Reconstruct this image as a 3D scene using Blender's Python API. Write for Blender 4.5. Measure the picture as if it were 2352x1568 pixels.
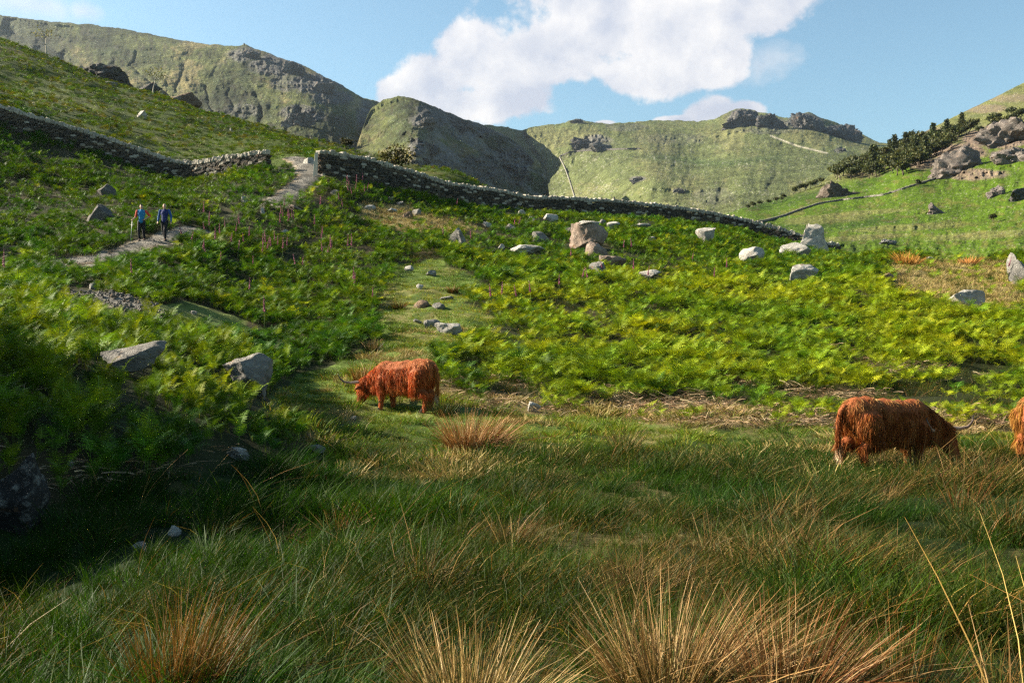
import bpy, bmesh, math, random
import numpy as np
from mathutils import Vector, Matrix

random.seed(4)
RNG = np.random.default_rng(11)
SC = bpy.context.scene
COL = SC.collection
for o in list(bpy.data.objects):
    bpy.data.objects.remove(o)

# ------------------------------------------------------------------ camera
CZ = 2.0
F = 2352 * 35.0 / 36.0            # focal length in units of a 2352 px wide picture
cam = bpy.data.cameras.new('camera')
cam.lens = 35.0
cam.sensor_width = 36.0
cam.clip_start = 0.1
cam.clip_end = 30000
camo = bpy.data.objects.new('camera', cam)
COL.objects.link(camo)
camo.location = (0, 0, CZ)
camo.rotation_euler = (math.radians(90), 0, 0)
SC.camera = camo

# ------------------------------------------------------------------ light
SUN_EL = math.radians(28)
SUN_AZ = math.radians(-90 + 13)     # measured from +Y towards +X: from the left, a little ahead
sd = Vector((math.sin(SUN_AZ) * math.cos(SUN_EL), math.cos(SUN_AZ) * math.cos(SUN_EL), math.sin(SUN_EL)))
sun = bpy.data.lights.new('sun', 'SUN')
sun.energy = 5.0
sun.angle = math.radians(0.5)
sun.color = (1.0, 0.885, 0.70)
suno = bpy.data.objects.new('sun', sun)
COL.objects.link(suno)
suno.location = sd * 60
suno.rotation_euler = sd.to_track_quat('Z', 'Y').to_euler()

SC.view_settings.view_transform = 'Standard'
SC.view_settings.look = 'None'
SC.view_settings.exposure = 2.05
SC.view_settings.gamma = 1.0
SC.view_settings.use_curve_mapping = False
SC.render.engine = 'CYCLES'
SC.cycles.max_bounces = 3
SC.cycles.diffuse_bounces = 1
SC.cycles.glossy_bounces = 1
SC.cycles.transmission_bounces = 2
SC.cycles.volume_bounces = 0
SC.cycles.transparent_max_bounces = 4
SC.cycles.caustics_reflective = False
SC.cycles.caustics_refractive = False
SC.cycles.use_denoising = False
SC.cycles.pixel_filter_type = 'BLACKMAN_HARRIS'
SC.cycles.filter_width = 1.4
SC.cycles.sample_clamp_indirect = 3.0

world = bpy.data.worlds.new('World')
SC.world = world
world.use_nodes = True


def build_world():
    nt = world.node_tree
    N, L = nt.nodes, nt.links
    N.clear()
    out = N.new('ShaderNodeOutputWorld')
    sky = N.new('ShaderNodeTexSky')
    sky.sky_type = 'NISHITA'
    sky.sun_disc = False
    sky.sun_elevation = SUN_EL
    sky.sun_rotation = SUN_AZ
    sky.altitude = 200
    sky.air_density = 1.0
    sky.dust_density = 0.6
    sky.ozone_density = 1.6
    tc = N.new('ShaderNodeTexCoord')

    def math_(op, a, b=None, c=None, clamp=False):
        n = N.new('ShaderNodeMath')
        n.operation = op
        n.use_clamp = clamp
        for i, v in enumerate((a, b, c)):
            if v is None:
                continue
            if isinstance(v, (int, float)):
                n.inputs[i].default_value = v
            else:
                L.new(v, n.inputs[i])
        return n.outputs[0]

    def vmath(op, a, b):
        n = N.new('ShaderNodeVectorMath')
        n.operation = op
        for i, v in enumerate((a, b)):
            if v is None:
                continue
            if isinstance(v, (tuple, Vector)):
                n.inputs[i].default_value = v
            else:
                L.new(v, n.inputs[i])
        return n

    def noise(vec, scale, detail, rough, dist=0.0):
        n = N.new('ShaderNodeTexNoise')
        n.inputs['Scale'].default_value = scale
        n.inputs['Detail'].default_value = detail
        n.inputs['Roughness'].default_value = rough
        n.inputs['Distortion'].default_value = dist
        L.new(vec, n.inputs['Vector'])
        return n.outputs['Fac']

    d = vmath('NORMALIZE', tc.outputs['Generated'], None).outputs[0]
    n1 = noise(d, 11.0, 9.0, 0.60, 0.15)
    doff = vmath('ADD', d, (-0.016, 0.0, 0.022)).outputs[0]
    n2 = noise(doff, 11.0, 5.0, 0.55, 0.15)
    nbig = noise(d, 5.0, 4.0, 0.55)
    blobs = [(925, 215, 72, 44), (1000, 190, 90, 66), (1085, 135, 95, 88), (1180, 160, 120, 80), (1290, 130, 130, 85),
             (1400, 70, 150, 95), (1550, 60, 190, 115), (1700, 30, 160, 75), (1480, 170, 130, 62), (1320, 5, 70, 50),
             (1180, 225, 120, 55), (1050, 240, 110, 45), (1640, 120, 110, 60), (1800, -30, 130, 60), (1420, -60, 300, 90),
             (1630, 262, 62, 34), (1690, 262, 60, 26), (1560, 275, 60, 12), (1390, 283, 36, 10)]
    field = None
    for (cx, cy, rx, ry) in blobs:
        c = Vector(((cx - 1176) / F, 1.0, (784 - cy) / F))
        k = c.length
        c.normalize()
        s = vmath('SUBTRACT', d, tuple(c)).outputs[0]
        m = vmath('MULTIPLY', s, (F / rx * k, 1.0, F / ry * k)).outputs[0]
        ln = vmath('LENGTH', m, None).outputs['Value']
        v = math_('SUBTRACT', 1.0, ln)
        field = v if field is None else math_('SMOOTH_MAX', field, v, 0.25)
    # thin ragged wisps elsewhere in the sky
    thin = math_('MULTIPLY_ADD', noise(d, 2.6, 7.0, 0.62, 0.4), 2.4, -1.62)
    f1 = math_('MULTIPLY_ADD', math_('SUBTRACT', n1, 0.5), 2.1, field)
    f1 = math_('MULTIPLY_ADD', math_('SUBTRACT', noise(d, 38.0, 4.0, 0.6), 0.5), 0.7, f1)
    dens = math_('MULTIPLY_ADD', f1, 3.0, 0.15, clamp=True)
    ramp = N.new('ShaderNodeMapRange')
    ramp.interpolation_type = 'SMOOTHSTEP'
    L.new(dens, ramp.inputs[0])
    wisps = [(60, 12, 130, 40), (190, 26, 50, 26), (1750, 150, 90, 50), (1290, 15, 110, 45)]
    wf = None
    for (cx, cy, rx, ry) in wisps:
        c = Vector(((cx - 1176) / F, 1.0, (784 - cy) / F))
        k = c.length
        c.normalize()
        s = vmath('SUBTRACT', d, tuple(c)).outputs[0]
        m = vmath('MULTIPLY', s, (F / rx * k, 1.0, F / ry * k)).outputs[0]
        v = math_('SUBTRACT', 1.0, vmath('LENGTH', m, None).outputs['Value'])
        wf = v if wf is None else math_('MAXIMUM', wf, v)
    wn = math_('MULTIPLY_ADD', math_('SUBTRACT', noise(d, 16.0, 6.0, 0.6, 0.5), 0.5), 2.5, wf)
    wd = math_('MULTIPLY', math_('MULTIPLY', wn, 1.1, clamp=True), 0.55)
    thin = math_('MULTIPLY', math_('MAXIMUM', thin, 0.0), 0.25, clamp=True)
    alpha = math_('MAXIMUM', math_('MAXIMUM', ramp.outputs[0], wd), thin)
    # cloud brightness: lit from the upper left, greyer where it is thick and low
    lit = math_('MULTIPLY_ADD', math_('SUBTRACT', n1, n2), 3.6, 0.52)
    lit = math_('SUBTRACT', lit, math_('MULTIPLY', math_('MULTIPLY_ADD', f1, 0.8, -0.25, clamp=True), 0.45))
    lit = math_('ADD', lit, math_('MULTIPLY', math_('SUBTRACT', 0.5, nbig), 2.2), clamp=True)
    cm = N.new('ShaderNodeMix')
    cm.data_type = 'RGBA'
    L.new(lit, cm.inputs['Factor'])
    cm.inputs[6].default_value = (0.58, 0.62, 0.72, 1)
    cm.inputs[7].default_value = (0.93, 0.91, 0.90, 1)
    skm = N.new('ShaderNodeMix')
    skm.data_type = 'RGBA'
    skm.blend_type = 'MULTIPLY'
    skm.inputs['Factor'].default_value = 1.0
    L.new(sky.outputs[0], skm.inputs[6])
    skm.inputs[7].default_value = (0.92, 1.03, 0.93, 1)
    bg1 = N.new('ShaderNodeBackground')
    bg1.inputs['Strength'].default_value = 0.05
    L.new(skm.outputs[2], bg1.inputs['Color'])
    bg2 = N.new('ShaderNodeBackground')
    bg2.inputs['Strength'].default_value = 0.28
    L.new(cm.outputs[2], bg2.inputs['Color'])
    mix = N.new('ShaderNodeMixShader')
    L.new(alpha, mix.inputs[0])
    L.new(bg1.outputs[0], mix.inputs[1])
    L.new(bg2.outputs[0], mix.inputs[2])
    L.new(mix.outputs[0], out.inputs[0])


build_world()


# ------------------------------------------------------------------ helpers
def tag(o, label, cat=None, group=None, kind=None):
    o['label'] = label
    if cat:
        o['category'] = cat
    if group:
        o['group'] = group
    if kind:
        o['kind'] = kind
    return o


def hash3(ix, iy, iz, seed):
    h = (ix * 374761393 + iy * 668265263 + iz * 2147483647 + seed * 1274126177) & 0xFFFFFFFF
    h = ((h ^ (h >> 13)) * 1274126177) & 0xFFFFFFFF
    h = ((h ^ (h >> 16)) * 2246822519) & 0xFFFFFFFF
    return ((h ^ (h >> 15)) & 0xFFFFFF) / float(0xFFFFFF) * 2 - 1


def vnoise(x, y, z=None, seed=0):
    x = np.asarray(x, float)
    y = np.asarray(y, float)
    xi, yi = np.floor(x).astype(np.int64), np.floor(y).astype(np.int64)
    fx, fy = x - xi, y - yi
    fx = fx * fx * fx * (fx * (fx * 6 - 15) + 10)
    fy = fy * fy * fy * (fy * (fy * 6 - 15) + 10)

    def plane(zi):
        a = hash3(xi, yi, zi, seed)
        b = hash3(xi + 1, yi, zi, seed)
        c = hash3(xi, yi + 1, zi, seed)
        d = hash3(xi + 1, yi + 1, zi, seed)
        return (a * (1 - fx) + b * fx) * (1 - fy) + (c * (1 - fx) + d * fx) * fy
    if z is None:
        return plane(np.zeros_like(xi))
    z = np.asarray(z, float)
    zi = np.floor(z).astype(np.int64)
    fz = z - zi
    fz = fz * fz * (3 - 2 * fz)
    return plane(zi) * (1 - fz) + plane(zi + 1) * fz


def fbm(x, y, z=None, octv=4, seed=0, gain=0.5):
    s, a, f, t = 0, 1.0, 1.0, 0
    for i in range(octv):
        s = s + a * vnoise(np.asarray(x) * f + 17.3 * i, np.asarray(y) * f - 9.1 * i, None if z is None else np.asarray(z) * f + 3.7 * i, seed + i)
        t += a
        a *= gain
        f *= 2.03
    return s / t


def ridged(x, y, octv=4, seed=0):
    s, a, f, t = 0, 1.0, 1.0, 0
    for i in range(octv):
        s = s + a * (1 - 2 * np.abs(vnoise(np.asarray(x) * f + 5.3 * i, np.asarray(y) * f, None, seed + i)))
        t += a
        a *= 0.55
        f *= 2.1
    return s / t


def smooth(a, b, x):
    t = np.clip((x - a) / (b - a), 0, 1)
    return t * t * (3 - 2 * t)


def mesh_from(name, V, T, Q=None, col=None, mats=(), mat_idx=None, shade=True, colname='Col'):
    """V (n,3); T (m,3) triangles; Q (k,4) quads."""
    me = bpy.data.meshes.new(name)
    V = np.asarray(V, np.float32)
    T = np.zeros((0, 3), np.int32) if T is None else np.asarray(T, np.int32).reshape(-1, 3)
    Q = np.zeros((0, 4), np.int32) if Q is None else np.asarray(Q, np.int32).reshape(-1, 4)
    me.vertices.add(len(V))
    me.vertices.foreach_set('co', V.ravel())
    nl = T.size + Q.size
    me.loops.add(nl)
    me.loops.foreach_set('vertex_index', np.concatenate([T.ravel(), Q.ravel()]))
    nf = len(T) + len(Q)
    me.polygons.add(nf)
    st = np.concatenate([np.arange(len(T)) * 3, len(T) * 3 + np.arange(len(Q)) * 4]).astype(np.int32)
    me.polygons.foreach_set('loop_start', st)
    if mat_idx is not None:
        me.polygons.foreach_set('material_index', np.asarray(mat_idx, np.int32))
    me.polygons.foreach_set('use_smooth', np.full(nf, shade, bool))
    me.update(calc_edges=True)
    me.validate()
    if col is not None:
        a = me.attributes.new(colname, 'FLOAT_COLOR', 'POINT')
        c = np.ones((len(V), 4), np.float32)
        c[:, :3] = col
        a.data.foreach_set('color', c.ravel())
    for m in mats:
        me.materials.append(m)
    return me


def link(name, me, parent=None, loc=None):
    o = bpy.data.objects.new(name, me)
    COL.objects.link(o)
    if parent is not None:
        o.parent = parent
    if loc is not None:
        o.location = loc
    return o


def empty(name, loc, rz=0.0):
    o = bpy.data.objects.new(name, None)
    COL.objects.link(o)
    o.location = loc
    o.rotation_euler = (0, 0, rz)
    o.empty_display_size = 0.2
    return o


class Geo:
    def __init__(self):
        self.V, self.T, self.C, self.n = [], [], [], 0

    def add(self, V, T, c=None):
        V = np.asarray(V, float).reshape(-1, 3)
        T = np.asarray(T, int).reshape(-1, 3)
        self.V.append(V)
        self.T.append(T + self.n)
        if c is not None:
            c = np.asarray(c, float)
            if c.ndim == 1:
                c = np.tile(c, (len(V), 1))
            self.C.append(c)
        self.n += len(V)

    def mesh(self, name, mats=(), shade=True):
        return mesh_from(name, np.concatenate(self.V), np.concatenate(self.T), col=np.concatenate(self.C) if self.C else None, mats=mats, shade=shade)


def ribbons(P0, D, Ln, W, bend, nseg=3, col=None, side=None, coltip=None):
    """tapering blades; returns V,T,C"""
    n = len(P0)
    t = np.linspace(0, 1, nseg + 1)
    c = P0[:, None, :] + D[:, None, :] * (Ln[:, None] * t)[:, :, None] + bend[:, None, :] * (Ln[:, None] * t ** 2)[:, :, None]
    if side is None:
        r = RNG.normal(size=(n, 3))
        side = np.cross(D, r)
    side = side / (np.linalg.norm(side, axis=1, keepdims=True) + 1e-9)
    w = W[:, None] * (1 - 0.85 * t ** 1.6)[None, :] * 0.5
    a = c - side[:, None, :] * w[:, :, None]
    b = c + side[:, None, :] * w[:, :, None]
    k = nseg + 1
    V = np.stack([a, b], 2).reshape(n, 2 * k, 3)
    T = []
    for i in range(nseg):
        T += [(2 * i, 2 * i + 1, 2 * i + 3), (2 * i, 2 * i + 3, 2 * i + 2)]
    T = np.array(T)
    TT = (T[None] + (np.arange(n) * 2 * k)[:, None, None]).reshape(-1, 3)
    C = None
    if col is not None:
        if coltip is None:
            C = np.repeat(col[:, None, :], 2 * k, 1).reshape(-1, 3)
        else:
            tt = np.repeat(t, 2)[None, :, None]
            C = (col[:, None, :] * (1 - tt) + coltip[:, None, :] * tt).reshape(-1, 3)
    return V.reshape(-1, 3), TT, C


def tube(pts, rad, ns=7, cap=True):
    pts = [Vector(p) for p in pts]
    V, T = [], []
    ref = Vector((0.13, 0.31, 0.94))
    for i, p in enumerate(pts):
        t = (pts[min(i + 1, len(pts) - 1)] - pts[max(i - 1, 0)]).normalized()
        a = t.cross(ref)
        if a.length < 1e-3:
            a = t.cross(Vector((1, 0, 0)))
        a.normalize()
        b = t.cross(a)
        for k in range(ns):
            an = 2 * math.pi * k / ns
            V.append(p + (a * math.cos(an) + b * math.sin(an)) * rad[i])
    for i in range(len(pts) - 1):
        for k in range(ns):
            q = (k + 1) % ns
            T += [(i * ns + k, i * ns + q, (i + 1) * ns + q), (i * ns + k, (i + 1) * ns + q, (i + 1) * ns + k)]
    if cap:
        V.append(pts[-1])
        V.append(pts[0])
        e = (len(pts) - 1) * ns
        for k in range(ns):
            q = (k + 1) % ns
            T += [(e + k, e + q, len(V) - 2), (q, k, len(V) - 1)]
    return np.array([tuple(v) for v in V]), np.array(T)


def in_poly(poly, x, y):
    x = np.asarray(x)
    y = np.asarray(y)
    r = np.zeros(x.shape, bool)
    n = len(poly)
    for i in range(n):
        x0, y0 = poly[i]
        x1, y1 = poly[(i + 1) % n]
        if y0 == y1:
            continue
        c = ((y0 > y) != (y1 > y)) & (x < (x1 - x0) * (y - y0) / (y1 - y0) + x0)
        r ^= c
    return r


def poly_dist(pl, x, y):
    d = np.full(np.shape(x), 1e9)
    for (x0, y0), (x1, y1) in zip(pl[:-1], pl[1:]):
        dx, dy = x1 - x0, y1 - y0
        t = np.clip(((x - x0) * dx + (y - y0) * dy) / (dx * dx + dy * dy + 1e-9), 0, 1)
        d = np.minimum(d, np.hypot(x - x0 - t * dx, y - y0 - t * dy))
    return d


class TPS:
    def __init__(self, P, v, reg=1e-3):
        self.P = np.asarray(P, float)
        n = len(P)
        K = self.k(self.P) + np.eye(n) * reg
        A = np.zeros((n + 3, n + 3))
        A[:n, :n] = K
        A[:n, n] = 1
        A[:n, n + 1:] = self.P
        A[n, :n] = 1
        A[n + 1:, :n] = self.P.T
        self.w = np.linalg.solve(A, np.concatenate([v, np.zeros(3)]))

    def k(self, X):
        d2 = ((X[:, None, :] - self.P[None]) ** 2).sum(-1)
        return 0.5 * d2 * np.log(d2 + 1e-12)

    def __call__(self, X):
        X = np.asarray(X, float)
        out = np.empty(len(X))
        n = len(self.P)
        for i in range(0, len(X), 20000):
            c = X[i:i + 20000]
            out[i:i + 20000] = self.k(c) @ self.w[:n] + self.w[n] + c @ self.w[n + 1:]
        return out


# ------------------------------------------------------------------ materials
def new_mat(name):
    m = bpy.data.materials.new(name)
    m.use_nodes = True
    nt = m.node_tree
    nt.nodes.clear()
    out = nt.nodes.new('ShaderNodeOutputMaterial')
    return m, nt, out


def N_(nt, t, **kw):
    n = nt.nodes.new(t)
    for k, v in kw.items():
        setattr(n, k, v)
    return n


def plain(name, color, rough=0.7, spec=0.3, noise_scale=None, var=0.3, bump=0.0):
    m, nt, out = new_mat(name)
    b = N_(nt, 'ShaderNodeBsdfPrincipled')
    b.inputs['Roughness'].default_value = rough
    b.inputs['Specular IOR Level'].default_value = spec
    b.inputs['Base Color'].default_value = (*color, 1)
    if noise_scale:
        tc = N_(nt, 'ShaderNodeTexCoord')
        n = N_(nt, 'ShaderNodeTexNoise')
        n.inputs['Scale'].default_value = noise_scale
        n.inputs['Detail'].default_value = 5
        nt.links.new(tc.outputs['Object'], n.inputs['Vector'])
        mx = N_(nt, 'ShaderNodeMix', data_type='RGBA')
        nt.links.new(n.outputs['Fac'], mx.inputs['Factor'])
        mx.inputs[6].default_value = (*[c * (1 - var) for c in color], 1)
        mx.inputs[7].default_value = (*[min(1, c * (1 + var)) for c in color], 1)
        nt.links.new(mx.outputs[2], b.inputs['Base Color'])
        if bump:
            bp = N_(nt, 'ShaderNodeBump')
            bp.inputs['Strength'].default_value = bump
            bp.inputs['Distance'].default_value = 0.02
            nt.links.new(n.outputs['Fac'], bp.inputs['Height'])
            nt.links.new(bp.outputs[0], b.inputs['Normal'])
    nt.links.new(b.outputs[0], out.inputs[0])
    return m


def leaf_mat(name, transl=0.35, rough=0.5, spec=0.3, var=0.35, tint=(1, 1, 1), ttint=(1.25, 1.15, 0.5), zone=False):
    """colour from the mesh, varied per plant, partly see-through to light"""
    m, nt, out = new_mat(name)
    L = nt.links
    at = N_(nt, 'ShaderNodeAttribute', attribute_name='Col')
    oi = N_(nt, 'ShaderNodeObjectInfo')
    hs = N_(nt, 'ShaderNodeHueSaturation')
    mr = N_(nt, 'ShaderNodeMapRange')
    L.new(oi.outputs['Random'], mr.inputs[0])
    mr.inputs[3].default_value = 1 - var
    mr.inputs[4].default_value = 1 + var
    L.new(mr.outputs[0], hs.inputs['Value'])
    wn = N_(nt, 'ShaderNodeTexWhiteNoise', noise_dimensions='1D')
    L.new(oi.outputs['Random'], wn.inputs['W'])
    mh = N_(nt, 'ShaderNodeMapRange')
    L.new(wn.outputs['Value'], mh.inputs[0])
    mh.inputs[3].default_value = 0.48
    mh.inputs[4].default_value = 0.52
    L.new(mh.outputs[0], hs.inputs['Hue'])
    L.new(at.outputs['Color'], hs.inputs['Color'])
    if zone:                                              # drifts of yellower and deeper green over several metres
        geo = N_(nt, 'ShaderNodeNewGeometry')
        zn = N_(nt, 'ShaderNodeTexNoise')
        zn.inputs['Scale'].default_value = 0.16
        zn.inputs['Detail'].default_value = 4
        L.new(geo.outputs['Position'], zn.inputs['Vector'])
        zr = N_(nt, 'ShaderNodeMapRange')
        L.new(zn.outputs['Fac'], zr.inputs[0])
        zr.inputs[1].default_value = 0.38
        zr.inputs[2].default_value = 0.62
        zm = N_(nt, 'ShaderNodeMix', data_type='RGBA')
        L.new(zr.outputs[0], zm.inputs['Factor'])
        zm.inputs[6].default_value = (0.60, 0.82, 0.9, 1)
        zm.inputs[7].default_value = (1.18, 1.12, 0.8, 1)
        zx = N_(nt, 'ShaderNodeMix', data_type='RGBA', blend_type='MULTIPLY')
        zx.inputs['Factor'].default_value = 1
        L.new(at.outputs['Color'], zx.inputs[6])
        L.new(zm.outputs[2], zx.inputs[7])
        L.new(zx.outputs[2], hs.inputs['Color'])
    tn = N_(nt, 'ShaderNodeMix', data_type='RGBA', blend_type='MULTIPLY')
    tn.inputs['Factor'].default_value = 1
    L.new(hs.outputs[0], tn.inputs[6])
    tn.inputs[7].default_value = (*tint, 1)
    b = N_(nt, 'ShaderNodeBsdfPrincipled')
    b.inputs['Roughness'].default_value = rough
    b.inputs['Specular IOR Level'].default_value = spec
    L.new(tn.outputs[2], b.inputs['Base Color'])
    t2 = N_(nt, 'ShaderNodeMix', data_type='RGBA', blend_type='MULTIPLY')
    t2.inputs['Factor'].default_value = 1
    L.new(tn.outputs[2], t2.inputs[6])
    t2.inputs[7].default_value = (*ttint, 1)
    tr = N_(nt, 'ShaderNodeBsdfTranslucent')
    L.new(t2.outputs[2], tr.inputs[0])
    mx = N_(nt, 'ShaderNodeMixShader')
    mx.inputs[0].default_value = transl
    L.new(b.outputs[0], mx.inputs[1])
    L.new(tr.outputs[0], mx.inputs[2])
    L.new(mx.outputs[0], out.inputs[0])
    return m


def terrain_mat(name, scales, bump_d, var=0.5, bump=0.6):
    m, nt, out = new_mat(name)
    L = nt.links
    at = N_(nt, 'ShaderNodeAttribute', attribute_name='Col')
    geo = N_(nt, 'ShaderNodeNewGeometry')
    prev = None
    for i, s in enumerate(scales):
        n = N_(nt, 'ShaderNodeTexNoise')
        n.inputs['Scale'].default_value = s
        n.inputs['Detail'].default_value = 7
        n.inputs['Roughness'].default_value = 0.65
        L.new(geo.outputs['Position'], n.inputs['Vector'])
        if prev is None:
            prev = n.outputs['Fac']
        else:
            a = N_(nt, 'ShaderNodeMath', operation='ADD')
            L.new(prev, a.inputs[0])
            L.new(n.outputs['Fac'], a.inputs[1])
            h = N_(nt, 'ShaderNodeMath', operation='MULTIPLY')
            L.new(a.outputs[0], h.inputs[0])
            h.inputs[1].default_value = 0.5
            prev = h.outputs[0]
    mr = N_(nt, 'ShaderNodeMapRange')
    L.new(prev, mr.inputs[0])
    mr.inputs[1].default_value = 0.32
    mr.inputs[2].default_value = 0.68
    mr.inputs[3].default_value = 1 - var
    mr.inputs[4].default_value = 1 + var
    hs = N_(nt, 'ShaderNodeHueSaturation')
    L.new(mr.outputs[0], hs.inputs['Value'])
    L.new(at.outputs['Color'], hs.inputs['Color'])
    b = N_(nt, 'ShaderNodeBsdfPrincipled')
    b.inputs['Roughness'].default_value = 0.95
    b.inputs['Specular IOR Level'].default_value = 0.1
    L.new(hs.outputs[0], b.inputs['Base Color'])
    bp = N_(nt, 'ShaderNodeBump')
    bp.inputs['Strength'].default_value = bump
    bp.inputs['Distance'].default_value = bump_d
    L.new(prev, bp.inputs['Height'])
    L.new(bp.outputs[0], b.inputs['Normal'])
    L.new(b.outputs[0], out.inputs[0])
    return m


def rock_mat(name, scale=1.0):
    """grey rock, colour from the object, with pale lichen, dark cracks and rusty stains"""
    m, nt, out = new_mat(name)
    L = nt.links
    oi = N_(nt, 'ShaderNodeObjectInfo')
    geo = N_(nt, 'ShaderNodeNewGeometry')
    mp = N_(nt, 'ShaderNodeVectorMath', operation='MULTIPLY')
    L.new(geo.outputs['Position'], mp.inputs[0])
    mp.inputs[1].default_value = (1, 1, 1.6)

    def nz(s, det, r=0.6):
        n = N_(nt, 'ShaderNodeTexNoise')
        n.inputs['Scale'].default_value = s * scale
        n.inputs['Detail'].default_value = det
        n.inputs['Roughness'].default_value = r
        L.new(mp.outputs[0], n.inputs['Vector'])
        return n.outputs['Fac']

    def rmp(src, a, b, lo=0.0, hi=1.0):
        r = N_(nt, 'ShaderNodeMapRange')
        r.inputs[1].default_value = a
        r.inputs[2].default_value = b
        r.inputs[3].default_value = lo
        r.inputs[4].default_value = hi
        L.new(src, r.inputs[0])
        return r.outputs[0]

    def mixc(f, a, b, mode='MIX'):
        x = N_(nt, 'ShaderNodeMix', data_type='RGBA', blend_type=mode)
        L.new(f, x.inputs['Factor'])
        for i, c in ((6, a), (7, b)):
            if isinstance(c, tuple):
                x.inputs[i].default_value = (*c, 1)
            else:
                L.new(c, x.inputs[i])
        return x.outputs[2]
    big, mid, fine = nz(1.7, 6), nz(5.5, 8, 0.7), nz(22, 6, 0.7)
    hs = N_(nt, 'ShaderNodeHueSaturation')
    L.new(rmp(big, 0.3, 0.7, 0.65, 1.3), hs.inputs['Value'])
    L.new(oi.outputs['Color'], hs.inputs['Color'])
    lb = N_(nt, 'ShaderNodeMix', data_type='RGBA')
    lb.inputs['Factor'].default_value = 0.5
    L.new(oi.outputs['Color'], lb.inputs[6])
    lb.inputs[7].default_value = (0.38, 0.36, 0.31, 1)
    c = mixc(rmp(mid, 0.54, 0.66), hs.outputs[0], lb.outputs[2])
    c = mixc(rmp(mid, 0.44, 0.30, 0, 0.85), c, (0.075, 0.068, 0.06))
    c = mixc(rmp(nz(3.1, 5), 0.62, 0.70, 0, 0.6), c, (0.26, 0.13, 0.05))
    c = mixc(rmp(fine, 0.55, 0.75, 0, 0.5), c, (0.10, 0.10, 0.09))
    b = N_(nt, 'ShaderNodeBsdfPrincipled')
    b.inputs['Roughness'].default_value = 0.9
    b.inputs['Specular IOR Level'].default_value = 0.2
    L.new(c, b.inputs['Base Color'])
    ad = N_(nt, 'ShaderNodeMath', operation='ADD')
    L.new(mid, ad.inputs[0])
    L.new(fine, ad.inputs[1])
    bp = N_(nt, 'ShaderNodeBump')
    bp.inputs['Strength'].default_value = 0.8
    bp.inputs['Distance'].default_value = 0.06 / scale
    L.new(ad.outputs[0], bp.inputs['Height'])
    L.new(bp.outputs[0], b.inputs['Normal'])
    L.new(b.outputs[0], out.inputs[0])
    return m


M_GROUND = terrain_mat('ground_turf', (0.9, 6.0), 0.05, 0.45, 0.8)
M_FELL = terrain_mat('fell_turf', (0.02, 0.10), 14.0, 0.65, 1.0)
M_HILL = terrain_mat('hillside_turf', (0.05, 0.4), 2.5, 0.45, 1.0)
M_ROCK = rock_mat('weathered_rock')
M_STONE = rock_mat('wall_stone', 1.6)
M_CRAG = rock_mat('crag_rock', 0.16)
M_FARCRAG = rock_mat('far_crag_rock', 0.045)
M_BRACKEN = leaf_mat('bracken_leaf', 0.27, 0.6, 0.10, 0.30, zone=True)
M_GRASS = leaf_mat('grass_blade', 0.30, 0.55, 0.10, 0.30, ttint=(1.1, 1.15, 0.6), zone=True)
M_DRY = leaf_mat('dry_blade', 0.15, 0.55, 0.12, 0.25, ttint=(1, 0.9, 0.6))
M_TREE = leaf_mat('tree_leaf', 0.25, 0.6, 0.2, 0.25)
M_BARK = plain('bark', (0.09, 0.07, 0.055), 0.9, 0.1, 6.0, 0.4, 0.6)
M_PALEBARK = plain('pale_bark', (0.36, 0.32, 0.26), 0.9, 0.1, 6.0, 0.3, 0.4)
M_HAIR = leaf_mat('ginger_hair', 0.15, 0.65, 0.12, 0.0, ttint=(1.2, 0.8, 0.5))
M_HIDE = plain('ginger_hide', (0.20, 0.055, 0.015), 0.8, 0.2, 9.0, 0.4, 0.5)
M_HORN = None


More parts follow.
